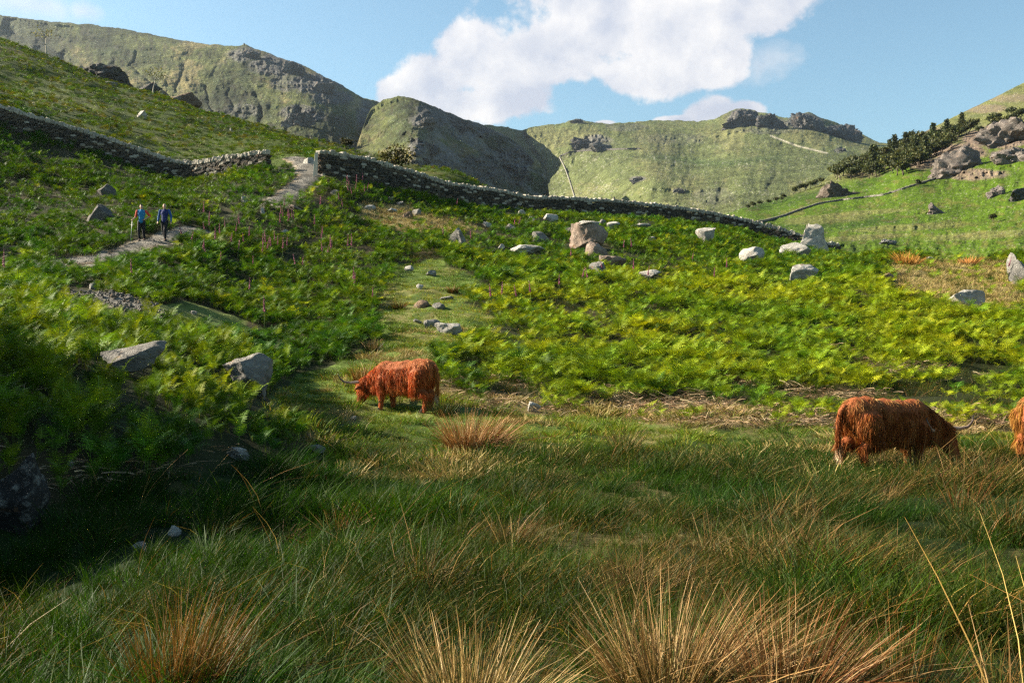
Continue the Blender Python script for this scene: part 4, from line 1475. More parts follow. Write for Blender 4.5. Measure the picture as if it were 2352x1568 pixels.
def make_protos():
    r = np.random.default_rng(5)
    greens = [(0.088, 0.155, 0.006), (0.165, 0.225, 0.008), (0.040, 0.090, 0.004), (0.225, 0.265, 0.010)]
    for v in range(6):                                   # bracken seen close
        g = Geo()
        nf = int(r.integers(4, 7))
        for k in range(nf):
            frond(g, r, r.uniform(0.25, 0.60), r.uniform(0.36, 0.58), 2 * math.pi * k / nf + r.uniform(-0.5, 0.5), r.uniform(0.05, 0.35), 13, 7, greens[v % 4], curl=r.uniform(0, 1.2))
        proto('p_bracken_near', 'bracken', g.mesh('bracken_near', [M_BRACKEN], shade=False))
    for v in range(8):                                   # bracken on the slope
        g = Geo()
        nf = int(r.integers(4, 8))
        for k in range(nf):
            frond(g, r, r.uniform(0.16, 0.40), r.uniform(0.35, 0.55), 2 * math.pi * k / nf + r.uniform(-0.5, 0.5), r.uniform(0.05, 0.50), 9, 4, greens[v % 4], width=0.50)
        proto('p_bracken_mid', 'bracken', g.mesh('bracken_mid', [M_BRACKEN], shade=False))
    for v in range(4):                                   # bracken far off
        g = Geo()
        for k in range(7):
            frond(g, r, r.uniform(0.15, 0.35), r.uniform(0.5, 0.8), r.uniform(0, 6.28), r.uniform(0.1, 0.7), 4, 0, ((0.060, 0.100, 0.006), (0.072, 0.108, 0.007), (0.045, 0.080, 0.006), (0.090, 0.085, 0.014))[v], width=0.6)
        proto('p_bracken_far', 'bracken', g.mesh('bracken_far', [M_BRACKEN], shade=False))

    def clump(coll, n, rad, hmin, hmax, wid, cols, spread, lean, mat, nseg=3, dryfrac=0.0, dry=((0.24, 0.16, 0.06), (0.17, 0.085, 0.03)), bendamt=0.35):
        P0 = np.zeros((n, 3))
        an, rr = r.uniform(0, 6.28, n), rad * np.sqrt(r.uniform(0, 1, n))
        P0[:, 0], P0[:, 1] = rr * np.cos(an), rr * np.sin(an)
        P0[:, 2] = -0.03
        D = np.stack([np.cos(an) * spread * rr / rad + r.normal(0, 0.12, n) + lean[0], np.sin(an) * spread * rr / rad + r.normal(0, 0.12, n) + lean[1], np.ones(n)], 1)
        D /= np.linalg.norm(D, axis=1, keepdims=True)
        B = np.stack([np.cos(an) * bendamt + lean[0] + r.normal(0, 0.2, n), np.sin(an) * bendamt + lean[1] + r.normal(0, 0.2, n), -r.uniform(0.0, 0.35, n)], 1)
        cols = np.array(cols)
        c = cols[r.integers(len(cols), size=n)] * r.uniform(0.7, 1.3, (n, 1))
        dm = r.random(n) < dryfrac
        dd = np.array(dry)[r.integers(2, size=n)] * r.uniform(0.7, 1.3, (n, 1))
        c[dm] = dd[dm]
        tip = c * np.array((1.25, 1.1, 0.9))
        V, T, C = ribbons(P0, D, r.uniform(hmin, hmax, n), np.full(n, wid) * r.uniform(0.6, 1.3, n), B, nseg, c, None, tip)
        proto(coll, 'clump', mesh_from('clump', V, T, col=C, mats=[mat]))
    lush = [(0.017, 0.046, 0.002), (0.012, 0.032, 0.002), (0.027, 0.056, 0.002)]
    mixd = [(0.021, 0.038, 0.004), (0.016, 0.030, 0.004), (0.038, 0.044, 0.006)]
    lawn = [(0.090, 0.140, 0.014), (0.075, 0.120, 0.014), (0.130, 0.155, 0.022)]
    for v in range(4):
        clump('p_grass_lush', 46, 0.13, 0.16, 0.38, 0.0065, lush, 0.30, (0.07, -0.02), M_GRASS, dryfrac=0.02)
    for v in range(4):
        clump('p_grass_mixed', 40, 0.14, 0.18, 0.46, 0.006, mixd, 0.35, (0.09, -0.02), M_GRASS, dryfrac=0.07)
    for v in range(3):
        clump('p_grass_straw', 34, 0.14, 0.20, 0.50, 0.006, [(0.16, 0.105, 0.04), (0.10, 0.062, 0.022), (0.05, 0.050, 0.012)], 0.5, (0.12, -0.03), M_DRY)
    for v in range(3):                                   # single stray straws, some bent flat
        clump('p_straw', 5, 0.10, 0.35, 0.75, 0.0055, [(0.30, 0.21, 0.085), (0.20, 0.115, 0.04)], 0.9, (0.25, -0.05), M_DRY, nseg=4, bendamt=0.5)
    for v in range(4):
        clump('p_lawn', 42, 0.16, 0.06, 0.15, 0.010, lawn, 0.5, (0.05, 0.0), M_GRASS, nseg=2, dryfrac=0.10)
    for v in range(3):
        clump('p_drylawn', 42, 0.20, 0.07, 0.20, 0.012, [(0.24, 0.19, 0.075), (0.16, 0.15, 0.045), (0.30, 0.24, 0.11)], 0.5, (0.05, 0.0), M_DRY, nseg=2)
    for v in range(4):                                   # dead bracken litter: flat brown stalks
        n = 26
        P0 = np.stack([r.normal(0, 0.18, n), r.normal(0, 0.18, n), r.uniform(0.01, 0.12, n)], 1)
        an = r.uniform(0, 6.28, n)
        D = np.stack([np.cos(an), np.sin(an), r.uniform(-0.05, 0.55, n)], 1)
        c = np.array([(0.30, 0.205, 0.115), (0.20, 0.12, 0.065), (0.36, 0.27, 0.165), (0.10, 0.06, 0.035)])[r.integers(4, size=n)] * r.uniform(0.8, 1.2, (n, 1))
        V, T, C = ribbons(P0, D, r.uniform(0.10, 0.32, n), r.uniform(0.006, 0.013, n), np.stack([r.normal(0, 0.2, n), r.normal(0, 0.2, n), np.full(n, -0.25)], 1), 2, c)
        proto('p_litter', 'litter', mesh_from('litter', V, T, col=C, mats=[M_DRY]))
    for v in range(5):
        V, T = rock_verts(900 + v, 1, 6, 0.12)
        proto('p_gravel', 'gravel', mesh_from('gravel', V * 0.5, T, mats=[M_STONE], shade=False))


make_protos()


def scatter(name, coll, pts, scale, label, cat, tilt=0.0, yaw=None, idx=None):
    n = len(pts)
    me = bpy.data.meshes.new(name)
    me.vertices.add(n)
    me.vertices.foreach_set('co', np.asarray(pts, np.float32).ravel())
    a = me.attributes.new('rot', 'FLOAT_VECTOR', 'POINT')
    yw = RNG.uniform(0, 6.28, n) if yaw is None else yaw
    rot = np.stack([RNG.normal(0, 1, n) * tilt, RNG.normal(0, 1, n) * tilt, yw], 1)
    a.data.foreach_set('vector', rot.astype(np.float32).ravel())
    a = me.attributes.new('scl', 'FLOAT', 'POINT')
    a.data.foreach_set('value', np.asarray(scale, np.float32))
    a = me.attributes.new('idx', 'INT', 'POINT')
    a.data.foreach_set('value', (RNG.integers(0, len(POOL[coll].objects), n) if idx is None else idx).astype(np.int32))
    o = link(name, me)
    ng = bpy.data.node_groups.new('scatter_' + name, 'GeometryNodeTree')
    ng.interface.new_socket('Geometry', in_out='INPUT', socket_type='NodeSocketGeometry')
    ng.interface.new_socket('Geometry', in_out='OUTPUT', socket_type='NodeSocketGeometry')
    gi, go = ng.nodes.new('NodeGroupInput'), ng.nodes.new('NodeGroupOutput')
    ci = ng.nodes.new('GeometryNodeCollectionInfo')
    ci.inputs['Collection'].default_value = POOL[coll]
    ci.inputs['Separate Children'].default_value = True
    ci.inputs['Reset Children'].default_value = True
    ip = ng.nodes.new('GeometryNodeInstanceOnPoints')
    ip.inputs['Pick Instance'].default_value = True

    def attr(nm, ty):
        q = ng.nodes.new('GeometryNodeInputNamedAttribute')
        q.data_type = ty
        q.inputs['Name'].default_value = nm
        return q.outputs['Attribute']
    ng.links.new(gi.outputs[0], ip.inputs['Points'])
    ng.links.new(ci.outputs[0], ip.inputs['Instance'])
    ng.links.new(attr('idx', 'INT'), ip.inputs['Instance Index'])
    ng.links.new(attr('rot', 'FLOAT_VECTOR'), ip.inputs['Rotation'])
    ng.links.new(attr('scl', 'FLOAT'), ip.inputs['Scale'])
    ng.links.new(ip.outputs[0], go.inputs[0])
    md = o.modifiers.new('scatter', 'NODES')
    md.node_group = ng
    tag(o, label, cat, kind='stuff')
    return o


def sample(y0, y1, dens, u0=-0.60, u1=0.58):
    """even ground points between two distances in the wedge the picture shows"""
    n = int(dens * 0.5 * (u1 - u0) * (y1 ** 2 - y0 ** 2))
    y = np.sqrt(RNG.uniform(y0 ** 2, y1 ** 2, n))
    u = RNG.uniform(u0, u1, n)
    x = u * y
    z = gz(x, y)
    return x, y, z, zones(x, y, z)


def rock_clear(x, y, front=1.0):
    k = np.ones(len(x), bool)
    for rx, ry, a, b, h in ROCKS:
        fr = front * min(1.6, 0.55 / max(h, 0.25) + 0.35)
        ya = np.where(y < ry, b + fr, b * 0.9)
        k &= ~(((x - rx) / a) ** 2 + ((y - ry) / ya) ** 2 < 1.0)
    return k


WALL_L = [(p.x, p.y) for p in dense(LEFT_WALL)]
WALL_R = [(p.x, p.y) for p in dense(RIGHT_WALL)]


def build_bracken():
    # near bank on the left
    x, y, z, q = sample(9, 27, 21.0, -0.74, 0.02)
    open_ = q['lane'] | q['path'] | q['lawn2'] | q['litter']
    k = ~open_ & rock_clear(x, y, 1.1) & (q['px'] < 900)
    k &= (poly_dist([(a, b - 1.2) for a, b in PW2], x, y) > 1.5)
    sc = RNG.uniform(0.42, 0.80, len(x)) * (0.95 + 0.45 * fbm(x * 0.8, y * 0.8, octv=2, seed=77))
    sc *= smooth(9.0, 12.5, y) * 0.45 + 0.55
    P = np.stack([x, y, z], 1)
    scatter('bracken', 'p_bracken_near', P[k], sc[k], 'tall dark bracken fronds crowding the bank at the meadow edge', 'bracken', 0.12, idx=RNG.choice([0, 2, 4, 2, 4, 1], int(k.sum())))
    # slope
    parts = []
    for (a, b, dn) in ((18, 36, 24.0), (36, 55, 19.0), (55, 93, 12.0)):
        x, y, z, q = sample(a, b, dn, -0.64, 0.70)
        wl = (poly_dist(WALL_L, x, y) > 0.7) & (poly_dist(WALL_R, x, y) > 1.1)
        n = fbm(x * 0.22, y * 0.22, octv=3, seed=81)
        n2 = fbm(x * 0.9, y * 0.9, octv=2, seed=83)
        k = ~(q['lane'] | q['path'] | q['lawn2']) & rock_clear(x, y) & wl & (poly_dist([(a, b - 1.2) for a, b in PW2], x, y) > 1.5)
        k &= ~((q['px'] < 900) & (y < 27))
        thin = np.zeros(len(x), bool)
        thin |= (q['dry'] | q['rocky']) & (RNG.random(len(x)) > 0.10)
        thin |= q['litter'] & ((RNG.random(len(x)) > 0.7) | (n2 < -0.25))
        thin |= (n + 0.6 * n2 < np.where(q['px'] < 800, -0.60, -0.42))
        thin |= (n2 < -0.30 + 0.15 * (RNG.random(len(x)) - 0.5))
        behind = (q['px'] > 728) & (y > np.interp(x, [p[0] for p in WALL_R], [p[1] for p in WALL_R]))
        k &= ~thin & ~behind & ~((y > 76) & (q['px'] < 640) & (poly_dist(WALL_L, x, y) < 1.2))
        # above the left wall belongs to the hill
        lw = np.interp(x, [p[0] for p in WALL_L], [p[1] for p in WALL_L])
        k &= ~((q['px'] < 700) & (y > lw))
        # hikers stay in view
        k &= ~((np.abs(q['px'] - 352) < 48) & (y > 46.2) & (y < 49.5))
        s = 0.66 * RNG.uniform(0.5, 1.35, len(x)) * np.clip(0.98 + 0.45 * n + 0.55 * n2, 0.45, 1.6)
        s *= 0.55 + 0.45 * smooth(0.8, 4.0, poly_dist(WALL_R, x, y))
        s = np.where(q['litter'] | q['dry'], s * 0.75, s)
        yel = smooth(950, 1250, q['px']) * smooth(570, 680, q['py']) + 0.5 * n
        ix = np.where(RNG.random(len(x)) < np.clip(yel, 0.06, 0.94), RNG.choice([1, 3, 5, 7, 3, 7], len(x)), RNG.choice([0, 2, 4, 6, 2, 6], len(x)))
        ix = np.where((q['px'] < 470) & (y > 45) & (RNG.random(len(x)) < 0.8), RNG.choice([2, 6], len(x)), ix)  # darkest plants on the left slope; its shade is put into leaf colour
        parts.append((np.stack([x, y, z], 1)[k], s[k], ix[k]))
    P = np.concatenate([p[0] for p in parts])
    S = np.concatenate([p[1] for p in parts])
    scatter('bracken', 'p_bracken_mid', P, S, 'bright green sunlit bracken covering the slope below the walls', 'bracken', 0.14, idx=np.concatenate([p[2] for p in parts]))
    # hill above the left wall
    x, y, z, q = sample(74, 196, 0.95, -0.62, -0.025)
    lw = np.interp(x, [p[0] for p in WALL_L], [p[1] for p in WALL_L])
    rw = np.interp(x, [p[0] for p in WALL_R], [p[1] for p in WALL_R])
    n = fbm(x * 0.06, y * 0.09, octv=4, seed=71)
    k = (((q['px'] < 620) & (y > lw + 1)) | ((q['px'] > 740) & (y > rw + 1)) | ((q['px'] >= 620) & (q['px'] <= 740) & (y > 80))) & ~q['path']
    k &= RNG.random(len(x)) < np.clip(0.85 - 1.1 * n, 0.15, 1)
    s = RNG.uniform(0.55, 1.0, len(x))
    scatter('bracken', 'p_bracken_far', np.stack([x, y, z], 1)[k], s[k], 'low olive bracken over the hill above the left wall', 'bracken', 0.1)


def build_grass():
    Pl, Sl, Pm, Sm, Ps, Ss, Pt, St = [], [], [], [], [], [], [], []
    for (a, b, dn, sc, uw) in ((3.6, 9, 52, 0.95, 1.0), (9, 15, 34, 1.05, 0.85), (15, 23, 24, 1.05, 0.78)):
        x, y, z, q = sample(a, b, dn, -min(uw, 0.8), uw)
        n = fbm(x * 0.45, y * 0.45, octv=3, seed=91)
        n2 = fbm(x * 1.3 + 9, y * 1.3, octv=2, seed=95)
        long_ = q['lane'] & rock_clear(x, y, 0.25)
        # long grass gives way to cropped turf by the cows' lane
        edge = np.interp(q['px'], [-500, 500, 700, 900, 1150, 1600, 2000, 3000], [1000, 1000, 1010, 1000, 1000, 1010, 985, 980])
        hgt = smooth(-10, 70, q['py'] - edge)
        long_ &= RNG.random(len(x)) < 0.15 + 0.85 * hgt
        straw = (n + 0.5 * n2 > 0.60 - 0.10 * smooth(1300, 2300, q['px']))
        mixed = ~straw & (n + 0.5 * n2 > 0.12 - 0.15 * smooth(1400, 2300, q['px']))
        n3 = fbm(x * 0.8 + 30, y * 0.8, octv=3, seed=93)
        s = sc * RNG.uniform(0.6, 1.25, len(x)) * (0.45 + 0.55 * hgt) * np.clip(0.85 + 0.75 * n3 + 0.2 * n2, 0.55, 1.5)
        P = np.stack([x, y, z], 1)
        k = long_ & straw & (RNG.random(len(x)) < 0.55)
        Ps.append(P[k]); Ss.append(s[k])
        k2 = long_ & (mixed | (straw & ~k))
        Pm.append(P[k2]); Sm.append(s[k2])
        k = long_ & ~straw & ~mixed
        Pl.append(P[k]); Sl.append(s[k])
        k = long_ & (RNG.random(len(x)) < 0.018)
        Pt.append(P[k]); St.append(s[k] * 1.0)
    cat = np.concatenate
    yaw = lambda n: RNG.normal(0, 0.5, n)
    scatter('grass', 'p_grass_lush', cat(Pl), cat(Sl), 'lush deep green meadow grass in the foreground', 'grass', 0.08, yaw(len(cat(Pl))))
    scatter('grass', 'p_grass_mixed', cat(Pm), cat(Sm), 'olive meadow grass mixed with dry blades', 'grass', 0.10, yaw(len(cat(Pm))))
    scatter('grass', 'p_grass_straw', cat(Ps), cat(Ss), 'patches of straw coloured grass in the meadow', 'grass', 0.12, yaw(len(cat(Ps))))
    scatter('grass', 'p_straw', cat(Pt), cat(St), 'single pale dry stalks leaning over the meadow grass', 'grass', 0.25, yaw(len(cat(Pt))))
    # cropped turf
    x, y, z, q = sample(14, 36, 26, -0.45, 0.70)
    lit_ = q['litter'] & (fbm(x * 0.7, y * 0.7, octv=3, seed=105) < 0.15)
    k = (q['lane'] | lit_) & rock_clear(x, y, 0.1)
    dry = (fbm(x * 0.6, y * 0.6, octv=3, seed=97) > 0.28) | (lit_ & (RNG.random(len(x)) < 0.6))
    P = np.stack([x, y, z], 1)
    s = RNG.uniform(0.7, 1.3, len(x)) * (0.8 + 0.8 * smooth(0, 0.4, fbm(x * 1.1, y * 1.1, octv=2, seed=99)))
    x2, y2, z2, q2 = sample(36, 62, 9, -0.42, 0.30)
    k2 = (q2['lane'] | q2['lawn2']) & rock_clear(x2, y2, 0.1)
    s2 = RNG.uniform(0.9, 1.5, len(x2))
    P2 = np.stack([x2, y2, z2], 1)
    scatter('turf', 'p_lawn', cat([P[k & ~dry], P2[k2]]), cat([s[k & ~dry], s2[k2]]), 'short bright turf grazed along the lane between bracken', 'grass', 0.1)
    xg, yg, zg, qg = sample(18, 58, 9, -0.35, 0.56)
    kg = ~(qg['lane'] | qg['path'] | qg['litter']) & (qg['px'] > 940) & (fbm(xg * 0.9, yg * 0.9, octv=2, seed=83) < -0.2) & rock_clear(xg, yg, 0.1)
    scatter('turf', 'p_grass_mixed', np.stack([xg, yg, zg], 1)[kg], RNG.uniform(0.6, 1.1, int(kg.sum())), 'olive grass tufts filling gaps in the bracken', 'grass', 0.1)
    x3, y3, z3, q3 = sample(36, 80, 9, -0.42, 0.56)
    k3 = (q3['dry'] | q3['rocky'] | (q3['lawn2'] & (RNG.random(len(x3)) < 0.5))) & rock_clear(x3, y3, 0.1)
    P3 = np.stack([x3, y3, z3], 1)
    scatter('turf', 'p_drylawn', cat([P[k & dry], P3[k3]]), cat([s[k & dry], RNG.uniform(0.9, 1.7, k3.sum())]), 'bleached dry turf in the lane and on the rocky patches', 'grass', 0.1)
    # dead bracken
    x, y, z, q = sample(17, 42, 13, -0.2, 0.70)
    n = fbm(x * 0.7, y * 0.7, octv=3, seed=105)
    k = (q['litter'] & (n > -0.2)) | (~q['lane'] & (q['py'] > 800) & (q['px'] > 1000) & (n > 0.28))
    xb, yb, zb, qb = sample(9.5, 14, 6, -0.7, -0.2)
    kb = ~qb['lane'] & (fbm(xb, yb, octv=2, seed=4) > 0.1)
    scatter('dead_bracken', 'p_litter', cat([np.stack([x, y, z], 1)[k], np.stack([xb, yb, zb], 1)[kb]]), RNG.uniform(0.7, 1.4, k.sum() + kb.sum()), 'flattened brown dead bracken stalks along the foot of the slope', 'bracken litter', 0.15)
    # loose gravel on the paths
    pts = []
    for (gx, gy, gzz, e) in (PX1, PX2, PX3):
        w = np.where(e < 0.85)[0]
        i = RNG.choice(w, 900)
        pts.append(np.stack([gx[i] + RNG.normal(0, 0.16, 900), gy[i] + RNG.normal(0, 0.16, 900), gzz[i] + 0.015], 1))
    P = cat(pts)
    o = scatter('gravel', 'p_gravel', P, np.concatenate([RNG.gamma(2.0, 0.014, 900), RNG.gamma(2.0, 0.028, 900), RNG.gamma(2.0, 0.014, 900)]) + 0.015, 'loose pale stones strewn over the footpaths', 'gravel', 0.6)
    o.color = (0.11, 0.10, 0.085, 1)


build_bracken()
build_grass()


# ------------------------------------------------------------------ rush tussocks
def tussock(label, px, py, w, h, n, cols, seed, lean=0.12, width=0.0055, group=None, spread=0.75, tip=(1.3, 1.15, 0.9), bent=0.24, off=0.0):
    r = np.random.default_rng(seed)
    p = hit(px, py, off)
    d = p.y
    R_, H = 0.5 * w * d / F, h * d / F
    an, rr = r.uniform(0, 6.28, n), np.sqrt(r.uniform(0, 1, n))
    base = 0.42 * R_
    P0 = np.stack([rr * base * np.cos(an), rr * base * np.sin(an) * 0.8, np.full(n, -0.05)], 1)
    P0[:, 2] += gz(p.x + P0[:, 0], p.y + P0[:, 1]) - p.z
    out = rr * (R_ / H) * spread
    D = np.stack([np.cos(an) * out + lean + r.normal(0, 0.16, n), np.sin(an) * out + r.normal(0, 0.16, n), np.ones(n)], 1)
    D /= np.linalg.norm(D, axis=1, keepdims=True)
    B = np.stack([np.cos(an) * 0.25 * out + lean * 0.8 + r.normal(0, 0.08, n), np.sin(an) * 0.25 * out + r.normal(0, 0.08, n), -0.10 * r.uniform(0, 1.5, n)], 1)
    kink = r.random(n) < bent
    B[kink] += r.normal(0, 0.38, (kink.sum(), 3)) * np.array((1, 1, 0.5))
    B[kink, 2] -= 0.25
    cols = np.array(cols)
    c = cols[r.integers(len(cols), size=n)] * r.uniform(0.7, 1.3, (n, 1))
    V, T, C = ribbons(P0, D, H * r.uniform(0.35, 1.12, n), width * r.uniform(0.6, 1.3, n), B, 4, c * np.array((0.55, 0.7, 0.6)), None, c * np.array(tip))
    o = link('rush_tussock', mesh_from('rush_tussock', V, T, col=C, mats=[M_DRY]), loc=tuple(p))
    tag(o, label, 'rushes', group)
    return o


STRAW = [(0.25, 0.172, 0.072), (0.16, 0.098, 0.037), (0.33, 0.245, 0.125), (0.07, 0.058, 0.018), (0.04, 0.05, 0.012)]
RUST = [(0.13, 0.052, 0.014), (0.085, 0.038, 0.010), (0.17, 0.078, 0.022)]
GREENR = [(0.020, 0.038, 0.008), (0.030, 0.048, 0.010), (0.065, 0.058, 0.018)]


def build_rushes():
    t = tussock
    t('tall rusty brown rush tussock with straight stems at the dark meadow corner', 410, 1640, 300, 315, 900, RUST + RUST + STRAW[3:], 1, 0.08, 0.0045)
    t('golden straw rush tussock fanning out beside the green hollow', 1080, 1680, 420, 300, 1000, STRAW[:3] + STRAW[:3] + STRAW[3:], 2, 0.06, 0.005, spread=1.0)
    t('widest pale rush tussock with tangled broken stems', 1560, 1610, 560, 310, 1600, STRAW[:3] + STRAW[:3] + STRAW[3:], 3, 0.12, 0.005, spread=0.9, bent=0.3)
    t('ragged straw rush tussock joined to the right of the widest one', 1830, 1640, 430, 285, 900, STRAW + STRAW[:3] + RUST, 4, 0.14, 0.005, bent=0.3)
    t('reddish rush tussock with sparse upright stems', 2080, 1640, 340, 270, 420, RUST + GREENR, 5, 0.06, 0.0045)
    t('sparse brown rush tussock at the meadow edge beside the reddish one', 2300, 1620, 260, 200, 260, RUST + GREENR, 6, 0.05, 0.0045)
    t('large ginger straw tussock between the two grazing cows', 1085, 1045, 215, 118, 1300, STRAW[:3] + RUST[2:] + [(0.30, 0.17, 0.06)], 7, 0.10, 0.009)
    t('dark green and straw tussock right of the ginger straw one', 1432, 1042, 110, 72, 420, GREENR + STRAW[:1], 8, 0.08, 0.009)
    t('brown tussock behind the head of the left cow', 830, 880, 78, 58, 380, RUST + STRAW[:1], 9, 0.05, 0.014)
    t('small faded tussock on the turf above the left cow', 855, 806, 62, 34, 240, STRAW + GREENR, 10, 0.05, 0.016)
    t('low straw clump in the shade edge below the bracken bank', 645, 1112, 120, 60, 320, STRAW, 11, 0.10, 0.008, spread=1.2)
    t('thin straw clump in the open meadow below the turf track', 780, 1216, 130, 80, 240, STRAW + RUST, 12, 0.14, 0.006, spread=1.1)
    t('flattened ginger clump beside the thin straw clump', 655, 1240, 130, 60, 240, RUST + STRAW, 13, 0.2, 0.006, spread=1.3, bent=0.4)
    t('orange tussock on the crest of the dry turf', 2085, 612, 78, 42, 420, [(0.42, 0.22, 0.06), (0.34, 0.16, 0.045)], 14, 0.04, 0.028)
    t('smaller orange tussock on the crest near the upright grey stone', 2225, 608, 60, 26, 260, [(0.36, 0.20, 0.06), (0.28, 0.14, 0.045)], 15, 0.04, 0.028)
    t('dark green rush clump against the legs of the right cow', 2130, 1092, 190, 80, 420, GREENR + STRAW[:1], 16, 0.12, 0.008, spread=1.1)
    t('dark green rush clump below the tail of the left cow', 1020, 955, 80, 52, 330, GREENR, 17, 0.06, 0.011)
    t('rusty rush clump in the meadow below the right cow', 2215, 1180, 150, 110, 260, RUST + GREENR, 18, 0.08, 0.006)
    t('brown rush clump left of the orange and straw meadow edge', 1950, 1290, 170, 100, 260, RUST + STRAW, 19, 0.12, 0.0055, spread=1.2)
    t('pale bleached clump above the ragged rush tussock', 1880, 1345, 190, 90, 300, STRAW, 20, 0.12, 0.0055, spread=1.3, bent=0.3)
    t('dark rush clump with rusty tips in the grass lane by the rock hump', 915, 710, 46, 26, 220, GREENR + RUST, 21, 0.02, 0.02)
    t('dark rush clump with rusty tips in the grass lane below the white rock', 1040, 672, 44, 24, 220, GREENR + RUST, 22, 0.02, 0.02)
    t('tall rust stems in the meadow beside the rusty rush clump', 2330, 1240, 130, 130, 220, RUST + GREENR, 23, 0.1, 0.006)


build_rushes()


# ------------------------------------------------------------------ foxgloves
M_PINK = plain('foxglove_pink', (0.27, 0.060, 0.115), 0.6, 0.3, 30, 0.3)
M_STEM = plain('foxglove_stem', (0.09, 0.14, 0.03), 0.7, 0.3)


def foxglove_mesh(seed, h):
    r = np.random.default_rng(seed)
    V, T, mi = [], [], []
    n = 0
    lean = r.normal(0, 0.05, 2)
    pts = [(lean[0] * (k / 5) ** 2 * h, lean[1] * (k / 5) ** 2 * h, h * k / 5) for k in range(6)]
    a, b = tube(pts, [0.011, 0.010, 0.009, 0.008, 0.006, 0.002], 5)
    V.append(a); T.append(b); mi += [1] * len(b); n += len(a)
    for k in range(7):                                     # leaves low on the stem
        an, z = r.uniform(0, 6.28), r.uniform(0.02, 0.45) * h
        d = np.array((math.cos(an), math.sin(an), 0.35))
        s_ = np.array((-math.sin(an), math.cos(an), 0))
        l = 0.20 * (1 - z / h)
        a = np.array([(0, 0, z), d * l * 0.5 + s_ * l * 0.22 + (0, 0, z), d * l + (0, 0, z - 0.04), d * l * 0.5 - s_ * l * 0.22 + (0, 0, z)])
        V.append(a); T.append(np.array([(0, 1, 2), (0, 2, 3)]) + n); mi += [1, 1]; n += 4
    nb = 34
    for k in range(nb):                                    # drooping bells, larger lower down
        f = k / nb
        z = h * (0.55 + 0.43 * f)
        an = k * 2.4 + r.uniform(-0.3, 0.3)
        ln = 0.062 * (1 - 0.75 * f) + 0.008
        rad = 0.021 * (1 - 0.7 * f) + 0.003
        c0 = np.array((lean[0] * (z / h) ** 2 * h, lean[1] * (z / h) ** 2 * h, z))
        d = np.array((math.cos(an) * 0.8, math.sin(an) * 0.8, -0.55))
        a, b = tube([c0, c0 + d * ln * 0.5, c0 + d * ln], [rad * 0.35, rad * 0.8, rad * 1.1], 5, cap=False)
        V.append(a); T.append(b + n); mi += [0] * len(b); n += len(a)
    return mesh_from('foxglove', np.concatenate(V), np.concatenate(T), mats=[M_PINK, M_STEM], mat_idx=mi)


def build_foxgloves():
    ms = [foxglove_mesh(k, 1.15 + 0.1 * (k % 3)) for k in range(5)]
    top = [(796, 409), (801, 415), (817, 407), (820, 412), (832, 405), (842, 423), (838, 428), (814, 423), (807, 431), (811, 436)]
    path_side = [(654, 461), (645, 483), (651, 487), (661, 483), (674, 487), (676, 495), (657, 499), (646, 503), (668, 490), (738, 457), (732, 461), (779, 447), (790, 460), (723, 505)]
    field = [(742, 521), (736, 533), (760, 553), (751, 560), (808, 559), (797, 556), (636, 547), (622, 549), (611, 549), (605, 549), (1046, 459), (1019, 525), (423, 520), (437, 529), (479, 492), (483, 499), (468, 480), (495, 542), (464, 555), (475, 560),
             (472, 510), (518, 506), (554, 502), (527, 538), (572, 528), (590, 555), (599, 562), (610, 560), (621, 544), (635, 542), (684, 592), (693, 589), (572, 643), (608, 700), (304, 607), (743, 565), (760, 551), (812, 628), (580, 585), (508, 576),
             (759, 556), (540, 520), (562, 540), (545, 556), (505, 525), (648, 560), (660, 548)]
    low = [(1080, 535), (1186, 504), (1181, 504), (1131, 661), (1150, 655), (1191, 659), (1221, 650), (1284, 635), (1335, 625), (1355, 625), (1312, 578), (1431, 556), (1452, 556), (1455, 605), (812, 632), (855, 659), (1590, 578), (1668, 600), (1640, 622)]
    r = np.random.default_rng(8)

    def place(px, py, label, group):
        o = bpy.data.objects.new('foxglove', ms[int(r.integers(5))])
        COL.objects.link(o)
        p = hit(px, py, 0.88)
        o.location = p
        o.rotation_euler = (r.normal(0, 0.10), r.normal(0, 0.10), r.uniform(0, 6.28))
        s_ = r.uniform(0.72, 1.05)
        o.scale = (s_ * 0.8, s_ * 0.8, s_)
        tag(o, label, 'foxglove', group)
    for lst, lab, grp in ((top, 'pink foxglove spike in the clump under the wall beside the gatepost', 'foxgloves under the wall'),
                          (path_side, 'pink foxglove spike beside the upper gravel path', 'foxgloves beside the upper path'),
                          (field, 'pink foxglove spike in the bracken between hikers and grassy lane', 'foxgloves in the left bracken'),
                          (low, 'pink foxglove spike among bracken on the slope right of the lane', 'foxgloves on the right slope')):
        for p in lst:
            place(*p, lab, grp)
    place(1390, 600, 'pink foxglove spike in front of the long pinkish slab', None)
    place(1485, 617, 'tall pink foxglove standing in front of the low pale slab', None)
    place(2310, 596, 'deep pink foxglove at the left side of the upright grey stone', None)
    place(7, 597, 'dull red foxglove alone in bracken at the left of the lower path', None)


build_foxgloves()


# ------------------------------------------------------------------ posts
M_WOOD = plain('weathered_wood', (0.42, 0.38, 0.32), 0.9, 0.1, 8.0, 0.3, 0.5)
M_DARKWOOD = plain('dark_wood', (0.10, 0.09, 0.075), 0.9, 0.1, 8.0, 0.3, 0.5)


